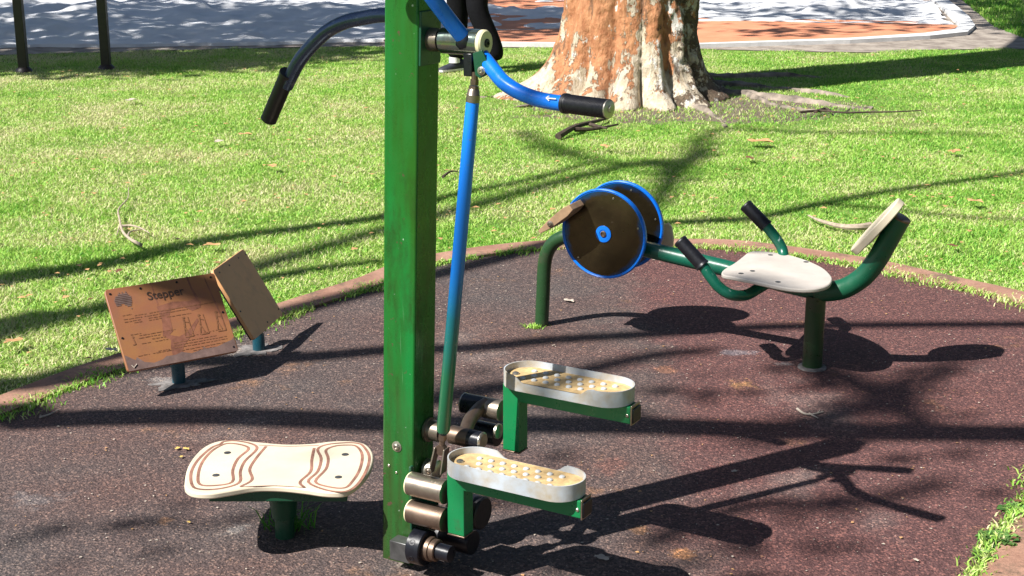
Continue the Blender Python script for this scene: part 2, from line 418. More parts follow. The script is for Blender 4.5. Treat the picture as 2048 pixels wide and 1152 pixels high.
M['shoe'] = plain('dark sneaker', (.02, .024, .035), .6, 0, .3, 60)
M['white'] = plain('white cloth', (.75, .75, .75), .8, 0, .1, 40)
M['twig'] = plain('grey dead twig', (.36, .29, .22), .85, 0, .35, 40)
M['twigdark'] = plain('dark bark piece', (.06, .042, .03), .9, 0, .5, 40, .8)
M['leafpale'] = plain('pale dry leaf', (.46, .39, .32), .7, 0, .2, 40)
M['leaftan'] = plain('tan dry leaf', (.48, .27, .12), .7, 0, .3, 40)
M['leafyellow'] = plain('yellow dry leaf', (.62, .42, .12), .7, 0, .2, 40)
M['leafbrown'] = plain('brown dry leaf', (.14, .055, .03), .7, 0, .3, 40)

# ------------------------------------------------------------------ setting
def flat(name, pts, z, mat, kind='structure'):
    g = G(); g.add([(p[0], p[1], z) for p in pts], [tuple(range(len(pts)))])
    o = g.build(name, mat, smooth=False); o['kind'] = kind; return o
def smooth2(pts, sub=8, closed=True):
    P = [Vector((p[0], p[1], 0)) for p in pts]; n = len(P); out = []
    for i in range(n):
        a, b, c, d = P[(i-1) % n], P[i], P[(i+1) % n], P[(i+2) % n]
        for k in range(sub):
            t = k/sub; out.append(.5*((2*b)+(c-a)*t+(2*a-5*b+4*c-d)*t*t+(3*b-a-3*c+d)*t**3))
    return out
def offset(poly, d):
    n = len(poly); out = []
    for i in range(n):
        t = (poly[(i+1) % n]-poly[i-1]).normalized(); out.append(poly[i] + Vector((t.y, -t.x, 0))*d)
    return out
def inside(P, X, Y):
    r = np.zeros(len(X), bool); n = len(P)
    for i in range(n):
        x1, y1, x2, y2 = P[i][0], P[i][1], P[(i+1) % n][0], P[(i+1) % n][1]
        if y1 == y2: continue
        r ^= ((y1 > Y) != (y2 > Y)) & (X < (x2-x1)*(Y-y1)/(y2-y1)+x1)
    return r
lawn = G()
lawn.add([(-90, -60, -.014), (90, -60, -.014), (90, 140, -.014), (-90, 140, -.014)], [(0, 1, 2, 3)])
lawn_o = lawn.build('lawn', M['lawn'], smooth=False); lawn_o['kind'] = 'structure'
# object space must equal world space for the bare patch
for v in lawn_o.data.vertices: v.co += lawn_o.location
lawn_o.location = (0, 0, 0)

arc_px = [(0, 836), (130, 785), (245, 742), (430, 685), (560, 640), (765, 572), (880, 530), (1100, 500), (1390, 497), (1500, 503), (1700, 532), (1850, 565), (2048, 612)]
arc = [gnd(*p) for p in arc_px]
rest = [(2.16, 5.1), (2.02, 4.6), (1.70, 4.12), (1.40, 3.72), (1.17, 3.36), (1.0, 3.0), (.86, 2.3), (.5, 1.5), (-.3, .9), (-1.5, 1.0), (-2.3, 1.9), (-2.25, 3.1), (-1.95, 3.8)]
core = smooth2([(p.x, p.y) for p in arc] + rest, 6)
core.reverse()           # anticlockwise: offset() points outwards
area = sum(core[i].x*core[(i+1) % len(core)].y-core[(i+1) % len(core)].x*core[i].y for i in range(len(core)))
if area < 0: core.reverse()
rub = flat('rubber_surface', core, 0.0, M['rubber'])
for v in rub.data.vertices: v.co += rub.location
rub.location = (0, 0, 0)
kin, kout = offset(core, .012), offset(core, .145)
g = G(); n = len(core)
for i in range(n):
    j = (i+1) % n
    a, b, c, d = kin[i].copy(), kout[i].copy(), kout[j].copy(), kin[j].copy()
    w = lambda p, z: Vector((p.x, p.y, z))
    g.add([w(a, -.01), w(a, .007), w(b, .009), w(b, -.012), w(d, -.01), w(d, .007), w(c, .009), w(c, -.012)], [(0, 1, 5, 4), (1, 2, 6, 5), (2, 3, 7, 6)])
kerb = g.build('kerb', M['kerb'], smooth=False); kerb['kind'] = 'structure'

# sand, orange path, white edge and dirt beyond the lawn
far_px = [(-500, 112), (-200, 108), (0, 108), (200, 103), (420, 97), (620, 92), (770, 91), (960, 92), (1140, 94), (1400, 96), (1600, 101), (1760, 103), (1850, 98), (1960, 96), (2048, 96), (2300, 92)]
farline = [gnd(*p) for p in far_px]
dirt_pts = [(p.x, p.y) for p in farline] + [tuple(gnd(2300, 84).xy), tuple(gnd(2048, 74).xy), tuple(gnd(1990, 52).xy), tuple(gnd(1950, 20).xy), tuple(gnd(1925, 0).xy), (6.2, 22), (5, 34), (-14, 34), (-14, 14.5)]
flat('dirt_border', dirt_pts, -.008, M['dirt'])
nx, ny = 300, 330
sx = np.linspace(-11.5, 5.9, nx); syy = np.linspace(0, 1, ny)**1.5*17
near = np.interp(sx, [gnd(*p).x for p in [(-900, 100), (0, 92), (400, 86), (760, 80), (1000, 60), (1390, 42), (1700, 44), (1890, 47), (2000, 47)]], [gnd(*p).y for p in [(-900, 100), (0, 92), (400, 86), (760, 80), (1000, 60), (1390, 42), (1700, 44), (1890, 47), (2000, 47)]])
XX, TT = np.meshgrid(sx, syy); near = near - .16 - .2*(np.random.default_rng(5).random(nx)*.3 + .5*np.sin(sx*3.1)*np.sin(sx*1.3+1)); YY = near[None, :] + TT
def vnoise(x, y, sc, seed):
    r = np.random.default_rng(seed); Gd = r.random((256, 256)); x = x*sc+50; y = y*sc+50
    xi = np.floor(x).astype(int); yi = np.floor(y).astype(int); fx = x-xi; fy = y-yi
    fx = fx*fx*(3-2*fx); fy = fy*fy*(3-2*fy)
    q = lambda a, b: Gd[a % 256, b % 256]
    return (q(xi, yi)*(1-fx)+q(xi+1, yi)*fx)*(1-fy)+(q(xi, yi+1)*(1-fx)+q(xi+1, yi+1)*fx)*fy
hh = (vnoise(XX, YY, 2.2, 1)-.5)*.10+(vnoise(XX, YY, 4.7, 2)-.5)*.08+(vnoise(XX, YY, 10, 3)-.5)*.03
edge = np.clip(TT/.5, 0, 1)
ZZ = .02 + hh*edge
ZZ = np.maximum(ZZ, 0.0)*.9+.002; ZZ = np.where(TT < .04, -.03, ZZ)
V = np.stack([XX, YY, ZZ], -1).reshape(-1, 3)
ii, jj = np.meshgrid(np.arange(ny-1), np.arange(nx-1), indexing='ij'); a = (ii*nx+jj).ravel()
Fq = np.stack([a, a+1, a+nx+1, a+nx], 1)
keep_r = np.interp(YY, [gnd(1900, 47).y, gnd(1880, 20).y, gnd(1850, 0).y, 34], [gnd(1900, 47).x, gnd(1880, 20).x, gnd(1850, 0).x, 5.3])
msk = (XX < keep_r).reshape(-1)[Fq].all(1)
sand = np_mesh('sand', V, Fq[msk], M['sand'], smooth=True); sand['kind'] = 'structure'
op = [(765, 82), (960, 88), (1140, 90), (1400, 91), (1700, 80), (1850, 70), (1905, 62), (1915, 54), (1890, 47), (1700, 42), (1390, 38), (1180, 20), (1140, -2), (1130, -14), (930, -14), (905, 30), (880, 60), (800, 74)]
flat('orange_path', [gnd(*p).xy for p in op], .012, M['orange'])
wp_in = [(950, 89), (1140, 91), (1400, 92), (1700, 81.5), (1850, 71.5), (1910, 63), (1921, 54), (1905, 40), (1885, 20), (1862, 2), (1850, -8)]
wp_out = [(950, 91), (1140, 93), (1400, 94.2), (1700, 85.5), (1860, 77), (1935, 69), (1950, 56), (1938, 38), (1915, 18), (1893, 2), (1880, -8)]
g = G()
for i in range(len(wp_in)-1):
    q = [gnd(*wp_in[i]), gnd(*wp_out[i]), gnd(*wp_out[i+1]), gnd(*wp_in[i+1])]
    g.add([Vector((p.x, p.y, z)) for p in q for z in (-.01, .03)], [(1, 3, 5, 7), (0, 1, 7, 6), (2, 3, 5, 4), (0, 2, 3, 1), (4, 5, 7, 6)])
wk = g.build('path_edge', M['whitekerb'], smooth=False); wk['kind'] = 'structure'

# ------------------------------------------------------------------ grass
TREE = Vector((.86, 11.15, 0))
def blades(name, X, Y, hgt, wid, tint, label=None, z0=-.014, lean=.6, mat=None):
    n = len(X); az = rng.random(n)*2*PI; ld = rng.random(n)*2*PI; ln = hgt*lean*(.3+rng.random(n))
    wx, wy = np.cos(az)*wid/2, np.sin(az)*wid/2; lx, ly = np.cos(ld)*ln, np.sin(ld)*ln
    z = np.full(n, z0)
    v0 = np.stack([X-wx, Y-wy, z], 1); v1 = np.stack([X+wx, Y+wy, z], 1)
    v2 = np.stack([X-wx*.8+lx*.35, Y-wy*.8+ly*.35, z+hgt*.6], 1); v3 = np.stack([X+wx*.8+lx*.35, Y+wy*.8+ly*.35, z+hgt*.6], 1)
    v4 = np.stack([X+lx, Y+ly, z+hgt*(1-.25*rng.random(n))], 1)
    V = np.stack([v0, v1, v2, v3, v4], 1).reshape(-1, 3); b = np.arange(n)*5
    Fa = np.concatenate([np.stack([b, b+1, b+3], 1), np.stack([b, b+3, b+2], 1), np.stack([b+2, b+3, b+4], 1)])
    tp = np.tile(np.array([0, 0, .5, .5, 1.]), n)
    return np_mesh(name, V, Fa, mat or M['grass'], {'tint': np.repeat(tint, 5), 'tip': tp})
N = 1200000
u = rng.random(N); Dg = 3.7 + (14.6-3.7)*u**1.25; Xg = (rng.random(N)*2-1)*(.365*Dg+1.1)
kp = offset(core, .125)
ok = ~inside([(p.x, p.y) for p in kp], Xg, Dg)
fy = np.interp(Xg, [p.x for p in farline], [p.y for p in farline]) + (vnoise(Xg, Dg, 5, 9)-.5)*.25
ok &= Dg < fy
cor = (Dg > fy-.01)
ok &= np.hypot(Xg-TREE.x, Dg-TREE.y) > .55
bn = np.hypot((Xg-1.25)/2.3, (Dg-10.5)/1.25) + vnoise(Xg, Dg, 3.2, 11)*.5+vnoise(Xg, Dg, 9, 12)*.35
ok &= ~((bn < 1.12) & (rng.random(N) > .28))
dn = vnoise(Xg, Dg, 2.3, 21)*.6+vnoise(Xg, Dg, 9, 22)*.4
ok &= ~((dn > .64) & (rng.random(N) > .5))
Xg, Dg = Xg[ok], Dg[ok]; n = len(Xg)
hg = (.009+.012*rng.random(n))*(.7+.7*vnoise(Xg, Dg, 3, 5)); tint = np.clip(rng.normal(.60, .20, n), 0, 1)
tint = tint - Xg*.04 + .05; tint = np.where(rng.random(n) < .12, .95, tint)
gr = blades('grass', Xg, Dg, hg, .0026+.0018*rng.random(n)+Dg*.00010, tint, lean=1.3); gr['kind'] = 'stuff'; tag(gr, 'short bright green lawn grass around the rubber circle', 'grass')
# the far right lawn corner beyond the dirt
N2 = 26000
X2 = 4.2+rng.random(N2)*4.5; Y2 = 14.2+rng.random(N2)*7
corner = [tuple(gnd(p[0], p[1]).xy) for p in [(2400, 86), (2048, 76), (1990, 54), (1950, 22), (1925, -2), (1900, -14), (2400, -14)]]
ok = inside(corner, X2, Y2); X2, Y2 = X2[ok], Y2[ok]
g2 = blades('grass', X2, Y2, np.full(len(X2), .045), np.full(len(X2), .009), np.clip(rng.normal(.4, .2, len(X2)), 0, 1)); tag(g2, 'patch of lawn beyond the dirt edge in the far right corner', 'grass', kind='stuff')
# overgrowth creeping between kerb and rubber
per = []; 
for i in range(len(core)):
    p, q = core[i], core[(i+1) % len(core)]; L = (q-p).length; t = (q-p).normalized(); nn = Vector((t.y, -t.x, 0))
    if p.y < 3.0: continue
    rightside = p.x > 1.0 and p.y < 4.2
    for k in range(int(L*(1500 if not rightside else 1500))):
        s_ = p + (q-p)*random.random()
        m_ = float(vnoise(np.array([s_.x]), np.array([s_.y]), 4.5, 31)[0])
        if m_ < (.36 if not rightside else .2) and random.random() > .12: continue
        per.append((s_ + nn*random.gauss(.012 if not rightside else .0, .017 + .02*(m_ > .6)), m_))
Xe = np.array([p[0].x for p in per]); Ye = np.array([p[0].y for p in per])
g3 = blades('grass', Xe, Ye, .007+.013*rng.random(len(Xe))*(1+.5*rng.random(len(Xe))), .004+.002*rng.random(len(Xe)), np.clip(rng.normal(.66, .2, len(Xe)), 0, 1), z0=0.0, lean=1.0)
tag(g3, 'ragged line of creeping grass between the kerb and the rubber', 'grass', kind='stuff')

# ------------------------------------------------------------------ EXERCISE MACHINE (cross trainer)
AN = R(30)
A = Vector((math.cos(AN), -math.sin(AN), 0)); B = Vector((math.sin(AN), math.cos(AN), 0)); Z = Vector((0, 0, 1))
F0 = gnd(764, 1115)
def pb(px, py, b): return onplane(px, py, F0 + B*b, B)
mach = thing('exercise_machine', F0, 'tall green post exercise machine with blue push rod, curved handlebars and two white foot trays', 'exercise machine')
up = (pb(768, 0, 0)-F0).normalized()
WP = .090
HT = 1.52
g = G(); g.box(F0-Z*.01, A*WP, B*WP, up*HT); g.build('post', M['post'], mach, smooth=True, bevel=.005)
g = G(); g.box(F0+up*(HT-.012)-A*.002-B*.002, A*(WP+.004), B*(WP+.004), up*.02); g.build('post_cap', M['blackmetal'], mach, bevel=.003)
def bolt(p, axis, r, name='bolt', par=mach, mat=None):
    g = G(); g.lathe(p, axis, [(0, r*1.5), (.0015, r*1.5), (.0025, r*1.05), (r*.5, r), (r*.8, r*.7), (r*.82, r*.45), (r*.5, r*.4)], 20); return g.build(name, mat or M['zinc'], par)
bolt(pb(794, 893, 0), -B, .009)
bolt(pb(778, 931, 0), -B, .0025); bolt(pb(793, 945, 0), -B, .0022, mat=M['zinc'])
# hub and axle
hb = .045
cap = pb(968, 86, hb); lean = up.dot(A)/up.z; hub0 = F0 + A*(WP+lean*cap.z) + B*hb; hub0 = cap + A*((hub0-cap).dot(A))
def along(px, py, b=hb):          # distance along A of the pixel on plane b, measured from hub0
    return (pb(px, py, b)-hub0).dot(A)
LH = (cap-hub0).dot(A)
g = G(); g.box(F0+A*WP+B*.004+up*((hub0-F0).dot(Z)-.055), A*.006, B*.082, up*.12); g.build('side_plate', M['dkgreen'], mach, bevel=.0015)
g = G(); g.lathe(hub0, A, [(.004, .026), (.032, .026)], 36); g.build('axle_collar', M['steel'], mach)
g = G(); g.lathe(hub0, A, [(.03, .0225), (.040, .0225)], 36); g.build('axle_spacer', M['black'], mach)
g = G(); g.lathe(hub0, A, [(.038, .0275), (.039, .029), (LH-.007, .029), (LH-.006, .0265)], 40); g.build('hub', paint('hub dark green enamel', (.24, .30, .26), (.34, .30, .20), .5, rough=.13, metal=.9), mach)
g = G(); g.lathe(hub0, A, [(LH-.006, .0285), (LH+.002, .029), (LH+.006, .026), (LH+.0065, .012)], 40); g.build('hub_cap', M['cream'], mach)
g = G(); g.lathe(hub0, A, [(LH+.006, .0095), (LH+.0095, .0095), (LH+.0105, .007), (LH+.0105, .004), (LH+.007, .0035)], 24); g.build('bolt', M['black'], mach)
# upper lever, rises forward over the front of the post and ends in a grip
p0 = pb(927, 76, .030)
lev = [p0, pb(897, 38, .0), pb(864, -6, -.035), pb(832, -50, -.065), pb(800, -92, -.095)]
tip = F0 + A*.23 - B*.06 + Z*1.48
lev += [F0 + A*.05 - B*.135 + Z*1.50, F0 + A*.13 - B*.11 + Z*1.50, tip]
lv = G(); lv.tube(lev, .0175, 24, smooth=8); L1 = lv.build('handlebar', M['blue'], mach)
g = G(); g.tube([tip-(tip-lev[-2]).normalized()*.0, tip + (tip-lev[-2]).normalized()*.12], .0215, 24); g.build('grip', M['black'], L1)
g = G(); g.lathe(p0, (lev[1]-p0), [(-.012, .024), (0, .0235), (.006, .019)], 24); g.build('weld_collar', M['blackmetal'], mach)
# lower lever, blue, to the right grip
q = [pb(958, 104, .050), pb(971, 120, .036), pb(985, 138, .020), pb(1008, 165, .0), pb(1040, 185, -.01), pb(1075, 198, -.02), pb(1110, 205, -.028), pb(1135, 207.5, -.033)]
g = G(); g.tube(q, .0165, 24, smooth=8); L2 = g.build('handlebar', M['blue'], mach)
e = pb(1216, 218, -.05)
d = (e-q[-1]).normalized()
g = G(); prof = [(0, .0205)]
Lg = (e-q[-1]).length
for k in range(1, 60):
    x = k/60*Lg; prof.append((x, .0200 if k % 2 else .0190))
prof += [(Lg, .0205)]
g.lathe(q[-1]-d*.008, d, [(0, .017), (0, .0215), (.008, .0215)] + [(a_+.008, b_) for a_, b_ in prof], 30); GR = g.build('grip', M['black'], L2, angle=60)
g = G(); g.lathe(e+d*.0, d, [(0, .0195), (.003, .0195), (.0045, .017)], 30); g.lathe(e+d*.004, d, [(0, .008), (.004, .007)], 6); g.build('end_cap', M['zinc'], L2)
# white arrow mark on the blue bar
cdir = (q[-1]-q[-2]).normalized(); mid = pb(1112, 200, -.03); 
mid = mid - ray(1112, 200).normalized()*.0185
mid = pb(1110, 199, -.03) + (-B*.0155) + Z*.004
g = G(); s0 = mid; nrm = Z*.9
g.tube([mid-cdir*.012, mid+cdir*.012], .0013, 8)
g.tube([mid-cdir*.014, mid-cdir*.006+Z*.005], .0013, 8); g.tube([mid-cdir*.014, mid-cdir*.006-Z*.005], .0013, 8)
g.build('arrow_mark', M['white'], L2)
# dark left lever from behind the post
q = [F0 + A*.03 + B*.13 + Z*((hub0-F0).dot(Z)+.035), pb(768, 30, .14), pb(725, 36, .14), pb(690, 44, .14), pb(655, 62, .145), pb(625, 90, .15), pb(600, 120, .155), pb(585, 147, .16), pb(573, 172, .165)]
g = G(); g.tube(q, [.0172]*9, 24, smooth=8); L3 = g.build('handlebar', M['bluedark'], mach)
e = pb(537, 240, .18); s_ = pb(577, 146, .16); d = (e-s_).normalized(); Lg = (e-s_).length
prof = [(0, .0175), (0, .0225), (.006, .0225), (.007, .0205)]
for k in range(1, 40): prof.append((.007+(Lg-.01)*k/40, .0208 if k % 2 else .0188))
prof += [(Lg-.002, .0212), (Lg, .019), (Lg, .012)]
g = G(); g.lathe(s_, d, prof, 30); g.build('grip', M['black'], L3, angle=60)
# bracket under hub and push rod
bp = [pb(948, 106, .02), pb(966, 100, .02), pb(985, 138, .02), pb(975, 150, .02), pb(962, 156, .02), pb(953, 150, .02)]
g = G(); g.prism(bp, -B*.006); g.build('rod_bracket', M['dkgreen'], mach, smooth=False, bevel=.001)
bp2 = [p + B*.03 - A*.02 for p in bp]
g = G(); g.prism(bp2, -B*.006); g.build('rod_bracket', M['blackmetal'], mach, smooth=False, bevel=.001)
bolt(pb(963, 142, .012), -B, .0065)
g = G(); g.box(pb(936, 150, .045), A*.022, -B*.02, Z*.05); g.build('rod_fork', M['blackmetal'], mach, bevel=.002)
rt = pb(947, 186, .03); rb_ = pb(886, 866, -.005)
ax = (rb_-rt).normalized()
g = G(); g.lathe(rt-ax*.046, ax, [(0, .0075), (.028, .0075)], 12); g.lathe(rt-ax*.03, ax, [(0, .0095), (.012, .0095)], 6); g.lathe(rt-ax*.016, ax, [(0, .011), (.01, .012)], 6); g.build('lock_nut', M['steeldark'], mach, angle=20)
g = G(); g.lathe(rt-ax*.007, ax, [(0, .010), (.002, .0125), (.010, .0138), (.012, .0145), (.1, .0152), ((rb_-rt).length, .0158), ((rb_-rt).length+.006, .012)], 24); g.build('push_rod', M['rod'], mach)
g = G(); g.lathe(rt-ax*.010, ax, [(0, .0105), (.003, .0128), (.013, .0142), (.014, .0150), (.030, .0153)], 24); g.build('rod_ferrule', M['steel'], mach)
g = G(); g.lathe(rb_+ax*.004, ax, [(0, .010), (.014, .010)], 6); g.lathe(rb_+ax*.018, ax, [(0, .007), (.02, .007)], 12)
g.lathe(rb_+ax*.042-B*.007, B, [(0, .007), (0, .013), (.014, .013), (.014, .007)], 20); g.build('rod_end', M['steeldark'], mach, angle=25)
for sgn in (-1, 1):
    c0 = rb_+ax*.036+A*.013*sgn; c1 = pb(862 if sgn < 0 else 886, 946, -.02)
    g = G(); t_ = (c1-c0).normalized(); g.box(c0-B*.012-A*.002, t_*(c1-c0).length, B*.024, A*.004); g.build('clevis_plate', M['steel'], mach, bevel=.001)
bolt(pb(857, 942, -.045), -B, .006, mat=M['steel'])
# lower side plate
zl = lambda px, py, b=hb: pb(px, py, b)
pl = F0 + A*(WP+.001)
g = G(); g.box(Vector((pl.x, pl.y, .10))-B*.01, A*.007, B*.115, Z*.165); g.build('side_plate', M['dkgreen'], mach, bevel=.003)
# lower axle, along A
ax0 = pb(965, 882, .06); s0 = F0 + A*(WP+lean*.3) + B*.06; ax0s = ax0 + A*((s0-ax0).dot(A)); LA = (ax0-ax0s).dot(A)
g = G(); g.lathe(ax0s, A, [(.004, .030), (.010, .030), (.011, .025), (LA*.28, .025)], 32); g.build('axle_collar', M['steel'], mach)
g = G(); g.lathe(ax0s, A, [(LA*.28, .014), (LA*.45, .014)], 24); g.build('axle_spacer', M['black'], mach)
g = G(); g.lathe(ax0s, A, [(LA*.45, .0225), (LA*.78, .0225)], 32); g.build('axle_sleeve', M['steeldark'], mach)
g = G(); g.lathe(ax0s, A, [(LA*.78, .0222), (LA*.985, .0222)], 32); g.build('axle_end', M['blackmetal'], mach)
g = G(); g.lathe(ax0s, A, [(LA*.985, .0215), (LA, .0215), (LA+.003, .018)], 32); g.build('axle_cap', M['zinc'], mach)
g = G(); g.lathe(pb(868, 940, .05), A, [(-.02, .026), (.01, .026), (.014, .02)], 28); g.build('bearing_cap', M['zinc'], mach)
# crank arm to the rear tray
c_top = pb(965, 812, .19); c_bot = pb(935, 872, .07)
g = G(); g.tube([pb(975, 806, .20), pb(958, 818, .175), pb(940, 840, .12), pb(930, 866, .07)], .0165, 20, smooth=6); g.build('crank_arm', M['steeldark'], mach)
u0 = pb(930, 806, .20); u1 = pb(1004, 822, .20); u1 = u0 + A*((u1-u0).dot(A))
Lu = (u1-u0).length
g = G(); g.lathe(u0, A, [(-.002, .023), (0, .0255), (Lu*.52, .0255)], 32); g.build('pivot_tube', M['blackmetal'], mach)
g = G(); g.lathe(u0, A, [(Lu*.52, .026), (Lu, .026)], 32); g.build('pivot_sleeve', M['steel'], mach)
g = G(); g.lathe(u0-A*.003, A, [(0, .0262), (.003, .0262)], 32); g.build('pivot_cap', M['zinc'], mach)
g = G(); g.lathe(pb(955, 862, .21), A, [(0, .028), (.06, .028)], 28); g.build('bearing_tube', M['blackmetal'], mach)
g = G(); g.lathe(pb(994, 862, .19), A, [(0, .019), (.006, .019), (.008, .015)], 28); g.build('bearing_cap', M['zinc'], mach)
# the two stacked front pivots
for (cx, cy, mt) in ((822, 967, M['steel']), (822, 1022, M['steeldark'])):
    c0 = pb(cx, cy, -.032); Lc = (pb(892, cy, -.032)-c0).dot(A)
    g = G(); g.lathe(c0, A, [(0, .0275), (.001, .0285), (Lc-.006, .0285), (Lc-.005, .0295), (Lc, .0295)], 36); P_ = g.build('pivot_tube', mt, mach)
    g = G(); g.lathe(c0-A*.005, A, [(0, .024), (.002, .0275), (.005, .028)], 36); g.build('pivot_cap', M['cream'], P_)
g = G(); g.box(pb(838, 1052, -.015), A*.05, B*.012, Z*.115); g.build('linkage_plate', M['dkgreen'], mach, bevel=.002)
# block, clamp collar and lower shaft
c0 = pb(797, 1106, -.004); 
g = G(); g.box(c0-B*.038+Z*.0, A*.058, B*.038, Z*.05); g.build('foot_block', M['greybox'], mach, bevel=.002)
cc = pb(832, 1090, -.03)
g = G(); g.lathe(cc, A, [(-.004, .042), (-.002, .0445), (.032, .0445), (.034, .042)], 40); CL = g.build('clamp_collar', M['blackmetal'], mach)
for ang in (35, -20):
    dv = (-B*math.cos(R(ang)) + Z*math.sin(R(ang)))
    g = G(); g.lathe(cc+A*.014+dv*.043, dv, [(0, .0075), (.0022, .0075), (.0022, .005), (-.002, .005)], 20); g.build('screw', M['black'], CL)
g = G(); g.lathe(cc, A, [(.032, .030), (.048, .030), (.049, .0265), (.062, .0265), (.064, .024)], 32); g.build('shaft_end', M['steeldark'], mach)
g = G(); g.lathe(cc, A, [(0, .02), (.10, .02)], 20); g.build('shaft', M['blackmetal'], mach)
g = G(); g.lathe(cc+B*.10-Z*.012, A, [(-.03, .03), (.10, .03)], 28); g.build('rear_shaft', M['black'], mach)
# rubber stop discs behind the front leg
c0 = pb(948, 1022, .07)
g = G(); g.lathe(c0-A*.02, A, [(0, .038), (.002, .041), (.045, .041), (.048, .037)], 36); g.build('rubber_stop', M['black'], mach)
g = G(); g.lathe(c0-A*.07-Z*.008, A, [(0, .02), (.07, .02)], 24); g.build('stop_shaft', M['steeldark'], mach)

def stad(c, L_, W_, n=14):
    """stadium outline along A, width along B, starting at c"""
    r = W_/2; pts = []
    for k in range(n+1):
        a_ = PI/2 + PI*k/n; pts.append((r + r*math.cos(a_), r*math.sin(a_)))
    for k in range(n+1):
        a_ = -PI/2 + PI*k/n; pts.append((L_-r + r*math.cos(a_), r*math.sin(a_)))
    return pts
def pedal(tipx, tipy, b, cut, legbot, Llen=.345):
    """white tray with raised rim (cut low along one side) on a green L shaped arm"""
    tip = pb(tipx, tipy, b); o = tip - A*Llen
    W_ = .122; rim = .034; th = .003; FL = .018
    # outline with dense sampling for the rim height profile
    pts = []; r = W_/2; seg = 16
    for k in range(seg): a_ = PI/2 + PI*k/seg; pts.append((r+r*math.cos(a_), r*math.sin(a_)))
    for k in range(24): pts.append((r+(Llen-2*r)*k/24, -r))
    for k in range(seg): a_ = -PI/2 + PI*k/seg; pts.append((Llen-r+r*math.cos(a_), r*math.sin(a_)))
    for k in range(24): pts.append((Llen-r-(Llen-2*r)*k/24, r))
    def rimh(x, y):
        if y*cut < r*.55: return rim
        lo, hi = (.085, .275) if cut > 0 else (.05, .255)
        f = min(max((x-lo)/.03, 0), 1)*min(max((hi-x)/.03, 0), 1); f = f*f*(3-2*f)
        fy_ = min(max((y*cut-r*.55)/(r*.35), 0), 1)
        return rim*(1-f*fy_*.5)
    base = o - Z*rim
    g = G(); n_ = len(pts); vs = []
    for (x, y) in pts:
        k = (r-th)/r; cx = min(max(x, r), Llen-r); xi, yi = cx+(x-cx)*k, y*k
        h_ = rimh(x, y)
        vs += [base+A*x+B*y-Z*.004, base+A*x+B*y+Z*h_, base+A*xi+B*yi+Z*h_, base+A*xi+B*yi]
    fs = []
    for i in range(n_):
        j = (i+1) % n_; a4, b4 = i*4, j*4
        fs += [(a4, b4, b4+1, a4+1), (a4+1, b4+1, b4+2, a4+2), (a4+2, b4+2, b4+3, a4+3)]
    fs.append(tuple(i*4 for i in range(n_)))
    g.add(vs, fs); T = g.build('foot_tray', M['tray'], mach, angle=40)
    g = G(); g.add([vs[i*4+3]+Z*FL for i in range(n_)], [tuple(range(n_))]); g.build('tray_floor', M['trayfloor'], T, smooth=False)
    for rr in range(3):
        for c in range(8 if rr != 1 else 7):
            p = base + A*(.06+.031*c + (.0155 if rr == 1 else 0)) + B*((rr-1)*.029)
            gg = G(); gg.lathe(p+Z*(FL-.0001), Z, [(0, .0075), (.0025, .0068), (.0042, .0045), (.0048, .001)], 14); gg.build('stud', M['stud'], T)
    gg = G(); gg.lathe(base + A*.03-B*.01 + Z*FL, Z, [(0, .009), (.004, .008), (.006, .004)], 14); gg.build('tray_bolt', M['zinc'], T)
    # arm: horizontal beam with mitred end and the vertical leg
    bw = .042; top = base - Z*.006
    bo = top - B*bw/2
    x0, x1 = .0, Llen+.006
    g = G(); zl_ = (legbot - 0)
    H_ = top.z - legbot
    ol = [(x0, 0), (x1, 0), (x1, -.042), (x0+.046, -.042), (x0+.046, -H_), (x0, -H_)]
    g.prism([bo + A*x + Z*z for x, z in ol], B*bw); arm = g.build('tray_arm', M['green'], mach, smooth=False, bevel=.0025)
    g = G(); g.box(bo + A*x1 - Z*.045-B*.001, A*.004, B*(bw+.002), Z*.048); g.build('arm_cap', M['steel'], arm, bevel=.001)
    g = G(); g.box(bo + A*(x1+.004) - Z*.040, A*.004, B*bw, Z*.036); g.build('bump_stop', M['black'], arm, bevel=.002)
    g = G(); g.box(bo + A*(x0-.001) - Z*(H_+.004) - B*.001, A*.048, B*(bw+.002), Z*.004); g.build('foot_plate', M['steeldark'], arm, bevel=.001)
    bolt(bo + A*(x1-.008) - Z*.022, -B, .003, par=arm)
    return o
leg1 = pb(905, 1068, -.04).z; leg2 = pb(1015, 900, .18).z
pedal(1166, 962, -.02, 1, leg1); pedal(1265, 776, .20, -1, leg2, .335)

# ------------------------------------------------------------------ LOW BOARD SEAT
bs = thing('balance_board', gnd(570, 1072), 'cream contoured board with brown grooves on a low green pedestal', 'exercise board')
hB = .205
outl = [(369, 968), (376, 935), (398, 905), (428, 887), (470, 882), (520, 887), (570, 891), (620, 890), (665, 885), (705, 885), (733, 892), (747, 912), (741, 940), (722, 965), (693, 985), (655, 987), (610, 981), (560, 976), (510, 976), (460, 984), (420, 990), (388, 988), (372, 980)]
OP = [gnd(x, y-3, hB) for x, y in outl]
def sm3(P, sub=4):
    n_ = len(P); out = []
    for i in range(n_):
        a_, b_, c_, d_ = P[(i-1) % n_], P[i], P[(i+1) % n_], P[(i+2) % n_]
        for k in range(sub):
            t = k/sub; out.append(.5*((2*b_)+(c_-a_)*t+(2*a_-5*b_+4*c_-d_)*t*t+(3*b_-a_-3*c_+d_)*t**3))
    return out
OS = sm3(OP)
g = G(); g.prism(OS, -Z*.016); g.build('board', M['board'], bs, smooth=True, bevel=.004)
def zm(x, y): return (340+x/4.267, 840+y/4.267)     # from the enlarged detail
